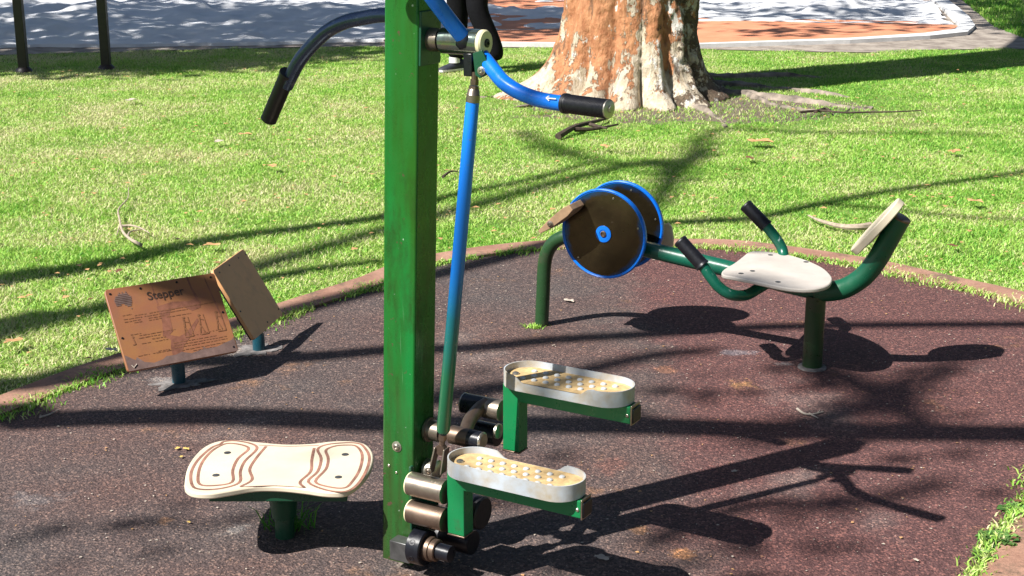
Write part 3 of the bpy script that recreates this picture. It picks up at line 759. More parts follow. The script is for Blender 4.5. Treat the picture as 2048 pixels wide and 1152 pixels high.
gl = [
 [(430, 205), (350, 240), (240, 340), (180, 450), (190, 560), (260, 592), (400, 590), (540, 560), (600, 520), (600, 440), (640, 350), (740, 250), (700, 205), (560, 178), (460, 185)],
 [(420, 225), (340, 280), (270, 370), (240, 470), (255, 550), (380, 560), (530, 530), (535, 430), (580, 330), (670, 250), (620, 215), (500, 200)],
]
gr_ = [
 [(1590, 225), (1640, 300), (1620, 420), (1560, 520), (1490, 580), (1350, 570), (1240, 525), (1330, 420), (1350, 330), (1330, 260), (1400, 225), (1500, 215)],
 [(1650, 225), (1700, 310), (1680, 420), (1600, 550), (1500, 610), (1340, 600), (1180, 530), (1260, 440), (1290, 330), (1260, 250), (1340, 210), (1500, 195), (1600, 200)],
]
def groove(pts, closed, w_=.0037):
    P = [gnd(*zm(*p), hB) for p in pts]
    if closed: P = sm3(P, 4); P.append(P[0])
    else: P, _ = catmull(P, [1]*len(P), 5)
    vs = []; fs = []
    for i, p in enumerate(P):
        t = (P[min(i+1, len(P)-1)]-P[max(i-1, 0)]).normalized(); nn = Vector((-t.y, t.x, 0))*w_
        vs += [p-nn+Z*.0006, p+nn+Z*.0006]
        if i: fs.append((2*i-2, 2*i-1, 2*i+1, 2*i))
    g = G(); g.add(vs, fs); return g.build('groove', M['groove'], bs, smooth=False)
for l_ in gl+gr_: groove(l_, True)
groove([(820, 225), (740, 320), (680, 420), (700, 510), (600, 570)], False)
groove([(1230, 240), (1210, 340), (1200, 440), (1110, 530), (1150, 580)], False)
groove([(760, 215), (1000, 225), (1270, 218)], False, .0014)
groove([(600, 572), (880, 562), (1150, 578)], False, .0016)
for p in ((490, 280), (392, 472), (1495, 295), (1437, 488)):
    g = G(); g.lathe(gnd(*zm(*p), hB), Z, [(-.002, .009), (.0008, .009), (.0012, .0075)], 20); g.build('screw', M['greybox'], bs)
cb = wloc(bs)
cbt = sum(OP, Vector())/len(OP)
g = G()
ex = (gnd(695, 1000, .17)-gnd(415, 1000, .17)).normalized()
c0 = gnd(556, 1004, .158)
g.box(c0-ex*.168, ex*.336, Vector((0, .12, 0)), Z*.030); g.build('support_bar', M['dkgreen'], bs, bevel=.003)
cx = Vector((cb.x, cb.y, 0))
g = G(); g.lathe(cx, Z, [(.055, .030), (.10, .036), (.14, .055), (.166, .095)], 32); g.build('flared_neck', M['dkgreen'], bs)
g = G(); g.lathe(cx, Z, [(-.01, .0245), (.062, .0245)], 28); g.build('pedestal', M['dkgreen'], bs)

# ------------------------------------------------------------------ RECUMBENT BIKE
b1, b2 = gnd(1083, 650), gnd(1624, 735)
A2 = (b2-b1).normalized(); B2 = Vector((-A2.y, A2.x, 0))
if B2.y < 0: B2 = -B2
bk = thing('recumbent_bike', b1, 'green recumbent exercise bike with two dark blue rimmed discs and cream seat', 'exercise bike')
def qb(px, py, b=0.0): return onplane(px, py, b1+B2*b, B2)
g = G(); g.tube([b1-Z*.01, qb(1086, 590), qb(1089, 530), qb(1096, 502), qb(1110, 483), qb(1132, 473), qb(1165, 471), qb(1220, 480)], .0255, 26, smooth=7); g.build('front_stanchion', M['olive'], bk)
g = G(); g.tube([qb(1215, 478), qb(1300, 500), qb(1450, 536), qb(1560, 566), qb(1632, 583)], .029, 28); g.build('main_beam', M['teal'], bk)
g = G(); g.tube([qb(1632, 583), qb(1665, 582), qb(1695, 574), qb(1728, 552), qb(1752, 522), qb(1772, 488), qb(1801, 436)], .034, 28, smooth=7); g.build('back_tube', M['dkgreen'] if False else paint('back tube green paint', (.008, .10, .05), (.06, .055, .03), .5), bk)
tp = qb(1801, 436); td = (tp-qb(1772, 488)).normalized()
g = G(); g.lathe(tp, td, [(-.001, .0345), (.004, .0345), (.006, .030)], 28); g.build('tube_cap', M['steeldark'], bk)
g = G(); g.tube([b2-Z*.01, Vector((b2.x, b2.y, qb(1628, 590).z))], .0335, 28); g.build('rear_stanchion', M['olive'], bk)
g = G(); g.lathe(b2, Z, [(-.005, .05), (.004, .048), (.007, .036)], 24); g.build('base_weld', M['slab'], bk)
hub_px = qb(1207, 468, -.075)
rd = .158
def disc(c, rimc):
    g = G(); g.lathe(c, -B2, [(-.012, rd*.6), (-.008, rd*.97), (-.002, rd), (0, rd*.985), (.001, rd*.95), (-.002, rd*.5), (-.001, rd*.2), (-.001, .02)], 64); D_ = g.build('disc', M['disc'], bk, angle=50)
    g = G(); ring = [c + B2*.004 + (A2*math.cos(t*2*PI/72)+Z*math.sin(t*2*PI/72))*rd for t in range(72)]
    vs = []; fs = []
    for i in range(72):
        for k in range(8):
            a_ = 2*PI*k/8; rad = (ring[i]-c-B2*.004).normalized()
            vs.append(ring[i] + rad*math.cos(a_)*.0045 - B2*math.sin(a_)*.009)
    for i in range(72):
        for k in range(8): fs.append((i*8+k, i*8+(k+1) % 8, ((i+1) % 72)*8+(k+1) % 8, ((i+1) % 72)*8+k))
    g.add(vs, fs); g.build('disc_rim', M['blue'], D_)
    g = G(); g.lathe(c, -B2, [(.0005, rd*.995), (.0022, rd*.985), (.0022, rd*.968), (.0008, rd*.96)], 64); g.f.pop(); g.f.pop(); g.build('rim_band', M['blue'], D_)
    g = G(); g.lathe(c-B2*.0012, -B2, [(0, .030), (.0015, .0295), (.0018, .016), (-.001, .014)], 32); g.build('hub_ring', M['blue'], D_)
    g = G(); g.lathe(c-B2*.001, -B2, [(0, .012), (.004, .011), (.005, .008), (.002, .006)], 20); g.build('hub_bolt', M['steeldark'], D_)
    for a_ in (75, 15, 225):
        p = c + (A2*math.cos(R(a_))+Z*math.sin(R(a_)))*rd*.86
        g = G(); g.lathe(p-B2*.0, -B2, [(0, .004), (.003, .003)], 12); g.build('rivet', M['zinc'], D_)
    return D_
disc(hub_px, 0); c2_ = hub_px + B2*.155; disc(c2_, 0)
g = G(); g.lathe(hub_px+B2*.01, B2, [(0, .07), (.13, .07)], 32); g.build('crank_housing', M['blackmetal'], bk)
g = G(); g.lathe(hub_px+B2*.01, B2, [(0, .03), (.13, .03)], 24); g.build('crank_axle', M['steeldark'], bk)
# foot pedals: slabs standing off the discs
def footplate(pa, pbb, b, wd, nm='foot_pedal'):
    a_, b_ = qb(*pa, b), qb(*pbb, b); t = (b_-a_); tn = t.normalized(); nn = tn.cross(B2).normalized()
    L_ = t.length; prof = [(-.008, .009), (-.008, -.004), (L_*.25, -.013), (L_*.8, -.017), (L_, -.012), (L_, .011), (L_*.8, .016), (L_*.3, .015)]
    g = G(); g.prism([a_ - B2*wd + tn*x + nn*y for x, y in prof], B2*wd); P_ = g.build(nm, M['wood'], bk, smooth=False, bevel=.002)
    return a_, b_, P_
pa_, pb2_, FP = footplate((1106, 452), (1165, 404), -.085, .095)
bolt((pa_*.68+pb2_*.32)-B2*.0965, -B2, .0075, par=bk, mat=M['steel'])
g = G(); g.tube([(pa_+pb2_)/2-B2*.03, (pa_+pb2_)/2+B2*.03], .007, 12); g.build('pedal_axle', M['zinc'], bk)
g = G(); fa = qb(1331, 470, .17)
g.prism([fa + A2*x + Z*y for x, y in [(-.030, -.045), (.028, -.045), (.030, -.01), (.022, .03), (.008, .045), (-.03, .03)]], B2*.012); g.build('foot_pedal', M['wood'] if False else M['cream'], bk, smooth=False, bevel=.002)
# seat
hS = qb(1560, 560).z + .044
so_ = [(1443, 545), (1450, 537), (1470, 525), (1488, 511), (1500, 503), (1525, 502), (1570, 508), (1610, 519), (1645, 535), (1662, 551), (1664, 561), (1655, 571), (1632, 577), (1600, 578), (1560, 573), (1510, 562), (1470, 554), (1448, 550)]
SP = sm3([gnd(x, y, hS) for x, y in so_], 4)
g = G(); g.prism(SP, -Z*.014); g.build('seat', M['seat'], bk, bevel=.004)
for (x, y) in ((1541, 510), (1612, 524), (1482, 547), (1556, 564), (1505, 542)):
    g = G(); g.lathe(gnd(x, y, hS), Z, [(-.002, .009), (.0008, .009), (.0012, .007)], 18); g.build('screw', M['greybox'], bk)
sc_ = sum(SP, Vector())/len(SP)
g = G(); cS = qb(1555, 560); g.box(Vector((cS.x, cS.y, hS-.028))-A2*.11-B2*.07, A2*.22, B2*.14, Z*.014); g.build('seat_bracket', M['blackmetal'], bk, bevel=.002)
# handles
def handle(pts, gA, gB, b0):
    g = G(); g.tube(pts, .0185, 22, smooth=7); H_ = g.build('handle', M['chip'], bk)
    d = (gB-gA).normalized(); L_ = (gB-gA).length
    prof = [(0, .019), (0, .0250), (.005, .0250), (.006, .0235)]
    for k in range(1, 24): prof.append((.006+(L_-.008)*k/24, .0238 if k % 2 else .0228))
    prof += [(L_, .0235), (L_+.003, .020)]
    g = G(); g.lathe(gA, d, prof, 26); g.build('grip', M['black'], H_, angle=60)
bn_ = -.19
gA = qb(1406, 532, bn_); gB = qb(1360, 481, bn_)
handle([qb(1535, 566, -.02), qb(1515, 578, -.07), qb(1492, 590, -.13), qb(1465, 590, -.18), qb(1440, 576, bn_), qb(1420, 552, bn_), gA, (gA+gB)/2], gA, gB, bn_)
bf_ = .19
gA = qb(1533, 453, bf_); gB = qb(1491, 410, bf_)
handle([qb(1545, 562, .02), qb(1556, 545, .09), qb(1566, 522, .16), qb(1565, 500, bf_), qb(1553, 478, bf_), gA, (gA+gB)/2], gA, gB, bf_)
# backrest
Lb = (A2*.62+Z*.785).normalized(); Nb = (-A2*.785+Z*.62).normalized()
bc = qb(1759, 457); Nb = (Nb - B2*.12).normalized(); Lb = (Lb - Nb*Lb.dot(Nb)).normalized(); bc = bc + Nb*.022
ol = []
for k in range(48):
    a_ = 2*PI*k/48; ca, sa = math.cos(a_), math.sin(a_)
    sg = lambda x, e_: math.copysign(abs(x)**e_, x)
    ol.append(bc + Lb*sg(ca, .9)*.114 + Nb.cross(Lb)*sg(sa, .85)*.088)
g = G(); g.prism(ol, -Nb*.026); g.build('backrest', M['board'], bk, bevel=.003)
g = G(); g.prism([bc - Nb*.026 + Lb*x*.6 + B2*y*.6 for x, y in ((-.11, -.06), (.11, -.06), (.11, .06), (-.11, .06))], -Nb*.008); g.build('backrest_plate', M['blackmetal'], bk, bevel=.002)
g = G(); g.tube([bc-Nb*.052-Lb*.03, qb(1768, 495)], .020, 16); g.tube([bc-Nb*.052+Lb*.04, qb(1788, 462)], .020, 16); g.build('backrest_bracket', M['blackmetal'], bk)

# ------------------------------------------------------------------ SIGNS
def signboard(name, label, base_px, TL, Wv, Lv, mat, postmat, w, l):
    base = gnd(*base_px); t = thing(name, base, label, 'sign', None)
    Wn = Wv.normalized(); Ln = Lv.normalized(); Nn = Ln.cross(Wn).normalized()
    if Nn.y > 0: Nn = -Nn
    r_ = .012; ol = []
    for (cx_, cy_, a0) in ((r_, r_, 180), (w-r_, r_, 270), (w-r_, l-r_, 0), (r_, l-r_, 90)):
        for k in range(5):
            a_ = R(a0+k*22.5); ol.append(TL + Wn*(cx_+r_*math.cos(a_)) + Ln*(cy_+r_*math.sin(a_)))
    g = G(); g.prism(ol, -Nn*.012); pn = g.build('sign_panel', mat, t, bevel=.0015)
    g = G(); g.prism([TL+Wn*x+Ln*y-Nn*.0125 for x, y in ((.004, .004), (w-.004, .004), (w-.004, l-.004), (.004, l-.004))], -Nn*.006); g.build('backing_plate', M['blackmetal'], t)
    c_ = TL + Wn*w*.5 + Ln*l*.55 - Nn*.045
    g = G(); g.tube([base-Z*.01, base+Z*.05, Vector((base.x*.6+c_.x*.4, base.y*.6+c_.y*.4, c_.z*.55)), c_], .022, 22); g.build('sign_post', postmat, t)
    return t, pn, Wn, Ln, Nn
ps = R(34)
W1 = Vector((math.cos(ps), math.sin(ps), 0)); hperp = Vector((math.sin(ps), -math.cos(ps), 0))
be = R(37)
Lv1 = hperp*math.sin(be) - Z*math.cos(be)
w1, l1 = .378, .287
TL1 = atD(208, 580, 4.66-math.sin(ps)*w1/2+.05)
tealp = paint('sign post teal paint', (.01, .07, .10), (.03, .05, .05), .6)
t1, pn1, Wn, Ln, Nn = signboard('information_sign', 'faded brown information sign reading Stepper, on a short post at the edge of the rubber', (358, 765), TL1, W1, Lv1, M['sign'], tealp, w1, l1)
def sp(x, y, o=.0006): return TL1 + Wn*x*w1 + Ln*y*l1 + Nn*o
def sheet(name, pts, mat, par, o=.0006, thick=None):
    g = G(); g.add([sp(x, y, o) for x, y in pts], [tuple(range(len(pts)))]); return g.build(name, mat, par, smooth=False)
# stain (winding), peeled bottom strip
sheet('stain', [(.40, .30), (.55, .27), (.70, .30), (.75, .27), (.80, .32), (.78, .40), (.70, .42), (.64, .36), (.52, .36), (.49, .42), (.48, .62), (.44, .66), (.52, .70), (.60, .66), (.72, .52), (.73, .55), (.62, .72), (.53, .82), (.49, .97), (.41, .97), (.42, .80), (.44, .72), (.38, .66), (.41, .50), (.41, .38)], M['stain'], pn1, .0004)
sheet('stain_drip', [(.735, .0), (.755, .0), (.76, .14), (.79, .28), (.765, .30), (.745, .15)], M['stain'], pn1, .0004)
sheet('stain_drip', [(.41, .0), (.417, .0), (.423, .27), (.413, .29)], M['stain'], pn1, .0004)
sheet('stain_drip', [(.89, .02), (.897, .02), (.945, .50), (.94, .72), (.93, .50)], M['stain'], pn1, .0004)
sheet('peeled_strip', [(.01, .995), (.01, .80), (.05, .84), (.09, .88), (.11, .85), (.16, .92), (.24, .95), (.32, .93), (.36, .90), (.44, .905), (.5, .885), (.58, .92), (.68, .90), (.70, .87), (.73, .90), (.82, .90), (.90, .87), (.97, .85), (.99, .82), (.99, .995)], M['peel'], pn1, .0009)
def fontmesh(txt, size, pos, mat, par, name):
    cu = bpy.data.curves.new(name, 'FONT'); cu.body = txt; cu.size = size; cu.extrude = .0003; cu.offset = size*.008
    to = bpy.data.objects.new(name, cu); COL.objects.link(to)
    me = bpy.data.meshes.new_from_object(to.evaluated_get(bpy.context.evaluated_depsgraph_get()))
    bpy.data.objects.remove(to); me.name = name
    Rm = Matrix((Wn, -Ln, Nn)).transposed().to_4x4(); me.transform(Matrix.Translation(pos - wloc(par)) @ Rm)
    me.materials.clear(); me.materials.append(mat)
    o = bpy.data.objects.new(name, me); COL.objects.link(o); o.parent = par; return o
bpy.context.view_layer.update()
fontmesh('Stepper', .040, sp(.345, .205, .0012), M['ink'], pn1, 'title_lettering')
def strip(x0, y0, x1, y1, h_=.004):
    g.add([sp(x0, y0, .001), sp(x1, y1, .001), sp(x1, y1+h_/l1, .001), sp(x0, y0+h_/l1, .001)], [(0, 1, 2, 3)])
random.seed(3)
for (y, segs) in ((.335, [(.09, .17)]), (.355, [(.19, .30), (.32, .62), (.64, .93)]), (.385, [(.09, .25), (.27, .66)]), (.415, [(.09, .24), (.30, .45)]), (.44, [(.17, .24), (.30, .42), (.46, .68)]),
                  (.575, [(.11, .20)]), (.60, [(.18, .40), (.42, .5)]), (.63, [(.17, .36)]), (.665, [(.28, .40)]), (.70, [(.18, .26), (.30, .42)]),
                  (.76, [(.45, .85)]), (.79, [(.45, .93)]), (.82, [(.30, .40), (.45, .93)]), (.835, [(.12, .22), (.25, .43)]), (.86, [(.5, .9)]), (.89, [(.6, .8)])):
    for a_, b_ in segs:
        x = a_; g = G()
        while x < b_:
            wl_ = random.uniform(.015, .05); strip(x, y+random.uniform(-.002, .002), min(x+wl_, b_), y, random.uniform(.0018, .0028)); x += wl_+.008
        g.build('small_print', M['inkfaint'], pn1, smooth=False)
# three small exercise diagrams and dashed line
g = G()
def seg(x0, y0, x1, y1, t_=.0022):
    a_, b_ = sp(x0, y0, .0012), sp(x1, y1, .0012); d_ = (b_-a_).normalized(); n_ = d_.cross(Nn)*t_/2
    g.add([a_-n_, a_+n_, b_+n_, b_-n_], [(0, 1, 2, 3)])
for cx_ in (.60, .74, .90):
    g = G(); seg(cx_, .50, cx_-.01, .60, .006); seg(cx_-.01, .60, cx_+.012, .70, .004); seg(cx_-.01, .60, cx_-.028, .70, .004)
    seg(cx_, .53, cx_+.035, .55, .003); seg(cx_+.04, .48, cx_+.045, .72, .003); seg(cx_-.03, .72, cx_+.045, .72, .003)
    seg(cx_, .475, cx_+.004, .495, .010); g.build('diagram', M['inkfaint'], pn1, smooth=False)
g = G()
seg(.12, .62, .13, .70, .004); seg(.105, .70, .13, .70, .003); seg(.12, .60, .125, .62, .007)
g.build('diagram', M['inkfaint'], pn1, smooth=False); g = G()
for k in range(9): seg(.64+k*.03, .715-k*.002, .655+k*.03, .714-k*.002, .0018)
g.build('dashed_line', M['inkfaint'], pn1, smooth=False)
# map shaped emblem
mp_ = [(.055, .15), (.075, .10), (.10, .085), (.115, .06), (.13, .075), (.145, .06), (.16, .085), (.175, .05), (.19, .10), (.21, .13), (.205, .19), (.19, .24), (.165, .25), (.145, .22), (.12, .20), (.09, .225), (.065, .22)]
g = G()
lines = 9
def xr(yv):
    xs = []
    for i in range(len(mp_)):
        (xa, ya), (xb, yb) = mp_[i], mp_[(i+1) % len(mp_)]
        if (ya > yv) != (yb > yv): xs.append(xa+(xb-xa)*(yv-ya)/(yb-ya))
    return sorted(xs)
for k in range(lines):
    yv = .065+k*.021
    xs = xr(yv)
    for i in range(0, len(xs)-1, 2): g.add([sp(xs[i], yv-.007, .0012), sp(xs[i+1], yv-.007, .0012), sp(xs[i+1], yv+.007, .0012), sp(xs[i], yv+.007, .0012)], [(0, 1, 2, 3)])
g.add([sp(.178, .262, .0012), sp(.19, .262, .0012), sp(.184, .285, .0012)], [(0, 1, 2)])
g.build('map_emblem', M['peel'], pn1, smooth=False)
for (x, y) in ((.04, .06), (.31, .05), (.64, .045), (.955, .05), (.965, .50), (.035, .60), (.965, .94)):
    g = G(); g.lathe(sp(x, y, .0), Nn, [(0, .004), (.0018, .0035), (.002, .001)], 12); g.build('screw', M['black'], pn1)
g = G(); g.tube([sp(.045, .93, .002), sp(.06, .965, .002), sp(.09, .93, .002)], .0018, 6); g.build('scratch', M['leafpale'], pn1)

ps2 = R(80); W2 = Vector((math.cos(ps2), math.sin(ps2), 0)); hp2 = Vector((math.sin(ps2), -math.cos(ps2), 0)); be2 = R(30)
L2v = hp2*math.sin(be2)-Z*math.cos(be2)
TL2 = atD(425, 541, 4.994-.13)
t2, pn2, Wn2, Ln2, Nn2 = signboard('blank_sign', 'plain brown sign panel seen at an angle, leaning beside the printed sign', (518, 700), TL2, W2, L2v, M['signback'], tealp, .305, .275)
for (x, y) in ((.12, .07), (.42, .07), (.72, .06), (.94, .08), (.06, .62), (.93, .92), (.5, .95)):
    g = G(); g.lathe(TL2+Wn2*x*.315+Ln2*y*.272, Nn2, [(0, .0035), (.0018, .003)], 12); g.build('screw', M['black'], pn2)

# rough grey footings
def blob(name, c, rx, ry, rot, z, mat, seed, n_=40, jag=.3):
    r = random.Random(seed); ph = [r.uniform(0, 6.28) for _ in range(6)]; pts = []
    for k in range(n_):
        t = 2*PI*k/n_; f = 1 + jag*(.5*math.sin(3*t+ph[0])+.4*math.sin(5*t+ph[1])+.3*math.sin(9*t+ph[2])+.25*math.sin(14*t+ph[3]))
        x, y = rx*f*math.cos(t), ry*f*math.sin(t); pts.append((c.x+x*math.cos(rot)-y*math.sin(rot), c.y+x*math.sin(rot)+y*math.cos(rot)))
    g = G(); g.prism([Vector((p[0], p[1], -.006)) for p in pts], Z*(z+.006)); o = g.build(name, mat, smooth=False); o['kind'] = 'structure'; return o
blob('footing', gnd(360, 768), .085, .045, .35, .003, M['slab'], 4, jag=.4)
blob('footing', gnd(515, 700), .075, .06, .8, .003, M['slab'], 5, jag=.4)

# ------------------------------------------------------------------ DARK POSTS on the far lawn
def square_post(px, py, lab, ht):
    b = gnd(px, py); t = thing('steel_post', b, lab, 'post', 'dark posts at the sand edge')
    g = G(); g.box(b-Vector((.036, .036, .02)), Vector((.072, 0, 0)), Vector((0, .072, 0)), Z*ht); g.build('post_shaft', M['brownpost'], t, bevel=.004)
    g = G(); g.lathe(b, Z, [(-.01, .07), (.012, .065), (.03, .045)], 14); g.build('post_foot', M['brownpost'], t)
    g = G(); g.box(b+Vector((-.04, -.04, ht-.02)), Vector((.08, 0, 0)), Vector((0, .08, 0)), Z*.012); g.build('post_cap', M['brownpost'], t)
square_post(48, 141, 'dark brown post nearest the left edge of the photo, standing on shaded grass', 2.3)
square_post(213, 136, 'dark brown post standing to the right of the other one at the sand edge', 2.3)

# ------------------------------------------------------------------ PLANE TREE
tree = thing('plane_tree', TREE, 'thick plane tree trunk with flaking orange and cream bark behind the machine', 'tree')
nr, nz_ = 220, 130
ph = np.linspace(0, 2*PI, nr, endpoint=False); zs = np.concatenate([np.linspace(-.05, 1.2, 90), np.linspace(1.25, 5.2, nz_-90)])
r2 = np.random.default_rng(4)
cent = np.sort(np.array([.1, .75, 1.5, 2.2, 3.05, 3.6, 4.05, 4.42, 4.8, 5.15, 5.6]))
Vt = np.zeros((nz_, nr, 3))
for i, z in enumerate(zs):
    zz = max(z, 0)
    base = .455 - .02*min(zz, 3) + .10*math.exp(-zz/.45) + .21*math.exp(-zz/.14)
    amp = .06 + .33*math.exp(-zz/.30)
    dmin = np.full(nr, 9.)
    lob = np.zeros(nr)
    for k in range(len(cent)):
        nxt = cent[(k+1) % len(cent)] + (2*PI if k == len(cent)-1 else 0)
        a0, a1 = cent[k], nxt
        pm = np.where(ph < cent[0], ph+2*PI, ph); m_ = (pm >= a0) & (pm < a1)
        t = (pm-a0)/(a1-a0); lob = np.where(m_, np.abs(np.sin(PI*t))**.6, lob)
    rr = base*(1-amp*.75*(1-lob)) + .02*np.sin(3*ph+z*1.3)*1 + .012*np.sin(7*ph-z*3)
    nzv = vnoise(ph*2.2, np.full(nr, z*2.5), 1.6, 41)*.035 + vnoise(ph*6, np.full(nr, z*5), 2.2, 42)*.018+vnoise(ph*10, np.full(nr, z*11), 3, 43)*.010
    seam = np.clip(np.minimum(ph, 2*PI-ph)/.3, 0, 1)
    rr = rr + nzv*seam*(1+.6*np.exp(-((ph-5.3)/.5)**2)*2)
    flare = 1 + .32*math.exp(-zz/.20)*np.exp(-((ph-3.35)/.45)**2)
    rr = rr*flare
    Vt[i, :, 0] = rr*np.cos(ph) + .04*zz/1.0*.6; Vt[i, :, 1] = rr*np.sin(ph); Vt[i, :, 2] = z
Vt = Vt.reshape(-1, 3)
ii, jj = np.meshgrid(np.arange(nz_-1), np.arange(nr), indexing='ij'); a = (ii*nr+jj).ravel(); b = (ii*nr+(jj+1) % nr).ravel()
trunk = np_mesh('trunk', Vt, np.stack([a, b, b+nr, a+nr], 1), M['bark'], smooth=True); trunk.parent = tree
def limbs(parent, specs, mat=M['limb'], name='limb'):
    for pts, rs in specs:
        g = G(); g.tube([Vector(p) for p in pts], rs, 12, smooth=6); g.build(name, mat, parent)
def crown(parent, blobs, leaf=.11, name='crown', mat=None):
    """leaf sized faces scattered through clumps: (centre, radius xyz, count)"""
    P = []; 
    for c, rad, cnt in blobs:
        nsub = max(4, cnt//90)
        for _ in range(nsub):
            d = rng.normal(size=3); d /= np.linalg.norm(d); rrr = rng.random()**.45
            cc_ = np.array(c)+d*np.array(rad)*rrr
            P.append(cc_ + rng.normal(size=(cnt//nsub, 3))*np.array([.33, .33, .16]))
    P = np.concatenate(P); n_ = len(P)
    a_ = rng.normal(size=(n_, 3)); a_[:, 2] *= .5; a_ /= np.linalg.norm(a_, axis=1)[:, None]
    b_ = rng.normal(size=(n_, 3)); b_ -= a_*(a_*b_).sum(1)[:, None]; b_ /= np.linalg.norm(b_, axis=1)[:, None]
    s_ = leaf*(.6+.8*rng.random(n_))[:, None]
    V = np.stack([P-a_*s_, P-b_*s_*.55, P+a_*s_, P+b_*s_*.55], 1).reshape(-1, 3) - np.array(wloc(parent))
    k = np.arange(n_)*4
    o = np_mesh(name, V, np.stack([k, k+1, k+2, k+3], 1), mat or M['leafy'], {'tint': np.repeat(rng.random(n_), 4)}); o.parent = parent; return o
T = TREE
limbs(tree, [
    ([T+Vector((.1, 0, 4.6)), T+Vector((1.0, .5, 6.2)), T+Vector((2.2, 1.0, 7.6)), T+Vector((3.2, 1.5, 8.8))], [.26, .18, .12, .04]),
    ([T+Vector((.1, 0, 4.6)), T+Vector((-.8, .4, 6.4)), T+Vector((-1.6, 1.0, 8.0)), T+Vector((-2.2, 1.4, 9.4))], [.26, .18, .12, .04]),
    ([T+Vector((.1, 0, 4.9)), T+Vector((.2, -.6, 6.6)), T+Vector((.0, -1.3, 8.4)), T+Vector((-.2, -2.0, 9.6))], [.24, .16, .10, .04]),
    ([T+Vector((.1, 0, 4.9)), T+Vector((.4, 1.0, 6.8)), T+Vector((.8, 2.0, 8.6)), T+Vector((1.0, 2.6, 9.8))], [.24, .16, .10, .04])])
crown(tree, [((T.x+.3, T.y+.6, 8.8), (3.0, 2.6, 1.3), 9000), ((T.x+2.6, T.y+1.4, 8.4), (1.6, 1.6, 1.0), 3500)])
# surface roots
def pxpts(L_, z=0.0): return [Vector((gnd(x, y).x, gnd(x, y).y, z)) for x, y in L_]
for pts, r0_, r1_ in ([[(1400, 178), (1450, 182), (1530, 192), (1620, 202), (1700, 212), (1745, 216)], .085, .02], [[(1410, 165), (1480, 170), (1560, 176), (1640, 184), (1700, 192)], .07, .02],
                      [[(1400, 150), (1470, 152), (1560, 150), (1640, 152)], .07, .02], [[(1330, 200), (1400, 215), (1440, 235), (1452, 252)], .05, .012],
                      [[(1200, 195), (1150, 205), (1080, 208), (1020, 214)], .06, .012], [[(1120, 178), (1040, 186), (960, 192)], .05, .01], [[(1500, 190), (1560, 210), (1640, 222)], .03, .01]):
    P = pxpts(pts); n_ = len(P); rs = [r0_+(r1_-r0_)*k/(n_-1) for k in range(n_)]
    P = [Vector((p.x, p.y, -rs[k]*.62 + random.uniform(-.018, .008))) for k, p in enumerate(P)]
    g = G(); g.tube(P, rs, 12, smooth=6); 
    for v in g.v: v += Vector((random.uniform(-1, 1), random.uniform(-1, 1), random.uniform(-1, 1)))*.009
    g.build('root', M['root'], tree)

# ------------------------------------------------------------------ SHADE TREE behind the camera: its limbs draw the shadow bands
stp = Vector((-9.2, -1.2, 0))
shade = thing('shade_tree', stp, 'bare limbed tree left of and behind the viewer whose limbs shade the circle', 'tree')
g = G(); g.tube([stp-Z*.1, stp+Vector((.1, 0, 1.5)), stp+Vector((.3, .1, 3.0)), stp+Vector((.6, .3, 4.2))], [.5, .36, .33, .28], 24, smooth=6); g.build('trunk', M['limb'], shade)
fork = stp+Vector((.6, .3, 4.1))
def up_from(px, py, h): 
    p = gnd(px, py); return Vector((p.x-SH.x*h, p.y-SH.y*h, h))
def band(pts, h0, h1, w0, w1, root=True, name='limb'):
    """limb whose shadow falls along pts (given as places on the ground)"""
    n_ = len(pts); P = [up_from(x, y, h0+(h1-h0)*k/(n_-1)) for k, (x, y) in enumerate(pts)]
    rs = [1.35*(w0+(w1-w0)*k/(n_-1)) for k in range(n_)]
    if root:
        P = [fork.copy(), fork.lerp(P[0], .5)+Z*.35] + P; rs = [w0*2.0, w0*1.4] + rs
    g = G(); g.tube(P, rs, 10, smooth=5); g.build(name, M['limb'], shade)
band([(-60, 572), (100, 543), (250, 515), (400, 482), (580, 455), (770, 428), (900, 388), (1040, 360), (1180, 322)], 5.0, 7.0, .075, .02)
band([(-60, 662), (100, 632), (240, 608), (420, 575), (600, 538), (770, 518)], 5.0, 6.2, .06, .03)
band([(-100, 785), (60, 772), (200, 748), (340, 725), (480, 720), (640, 712), (780, 700), (950, 695), (1100, 680), (1300, 668), (1500, 655), (1750, 650), (2100, 648)], 4.6, 6.0, .05, .028)
band([(-100, 850), (60, 842), (200, 835), (400, 832), (600, 838), (765, 846), (1000, 848), (1300, 852), (1600, 862), (1900, 866), (2150, 868)], 4.0, 5.5, .055, .05)
band([(1180, 470), (1300, 447), (1420, 438), (1520, 432), (1620, 408), (1750, 385), (1900, 362), (2100, 335)], 6.0, 7.5, .045, .03)
band([(1640, 405), (1750, 412), (1880, 428), (2100, 440)], 7.0, 7.6, .02, .015, False)
band([(1240, 330), (1330, 350), (1380, 320), (1400, 280), (1450, 255), (1600, 262), (1800, 264), (2000, 268)], 12.0, 13.0, .05, .02)
band([(1400, 300), (1350, 340), (1310, 400), (1250, 430)], 12.0, 12.5, .06, .04, False)
band([(1040, 260), (1100, 290), (1200, 320), (1330, 330)], 12.0, 12.5, .035, .03, False)
band([(860, 800), (1000, 775), (1150, 745), (1300, 712), (1420, 700)], 7.5, 8.5, .05, .03, False)
band([(1480, 880), (1640, 840), (1760, 800), (1830, 760), (1950, 700)], 12, 12.5, .07, .03, False)
band([(1600, 720), (1700, 760), (1790, 810), (1850, 850)], 12, 12.5, .06, .05, False)
band([(1290, 1090), (1500, 1010), (1700, 1010), (1900, 960)], 9.0, 9.5, .035, .03, False)
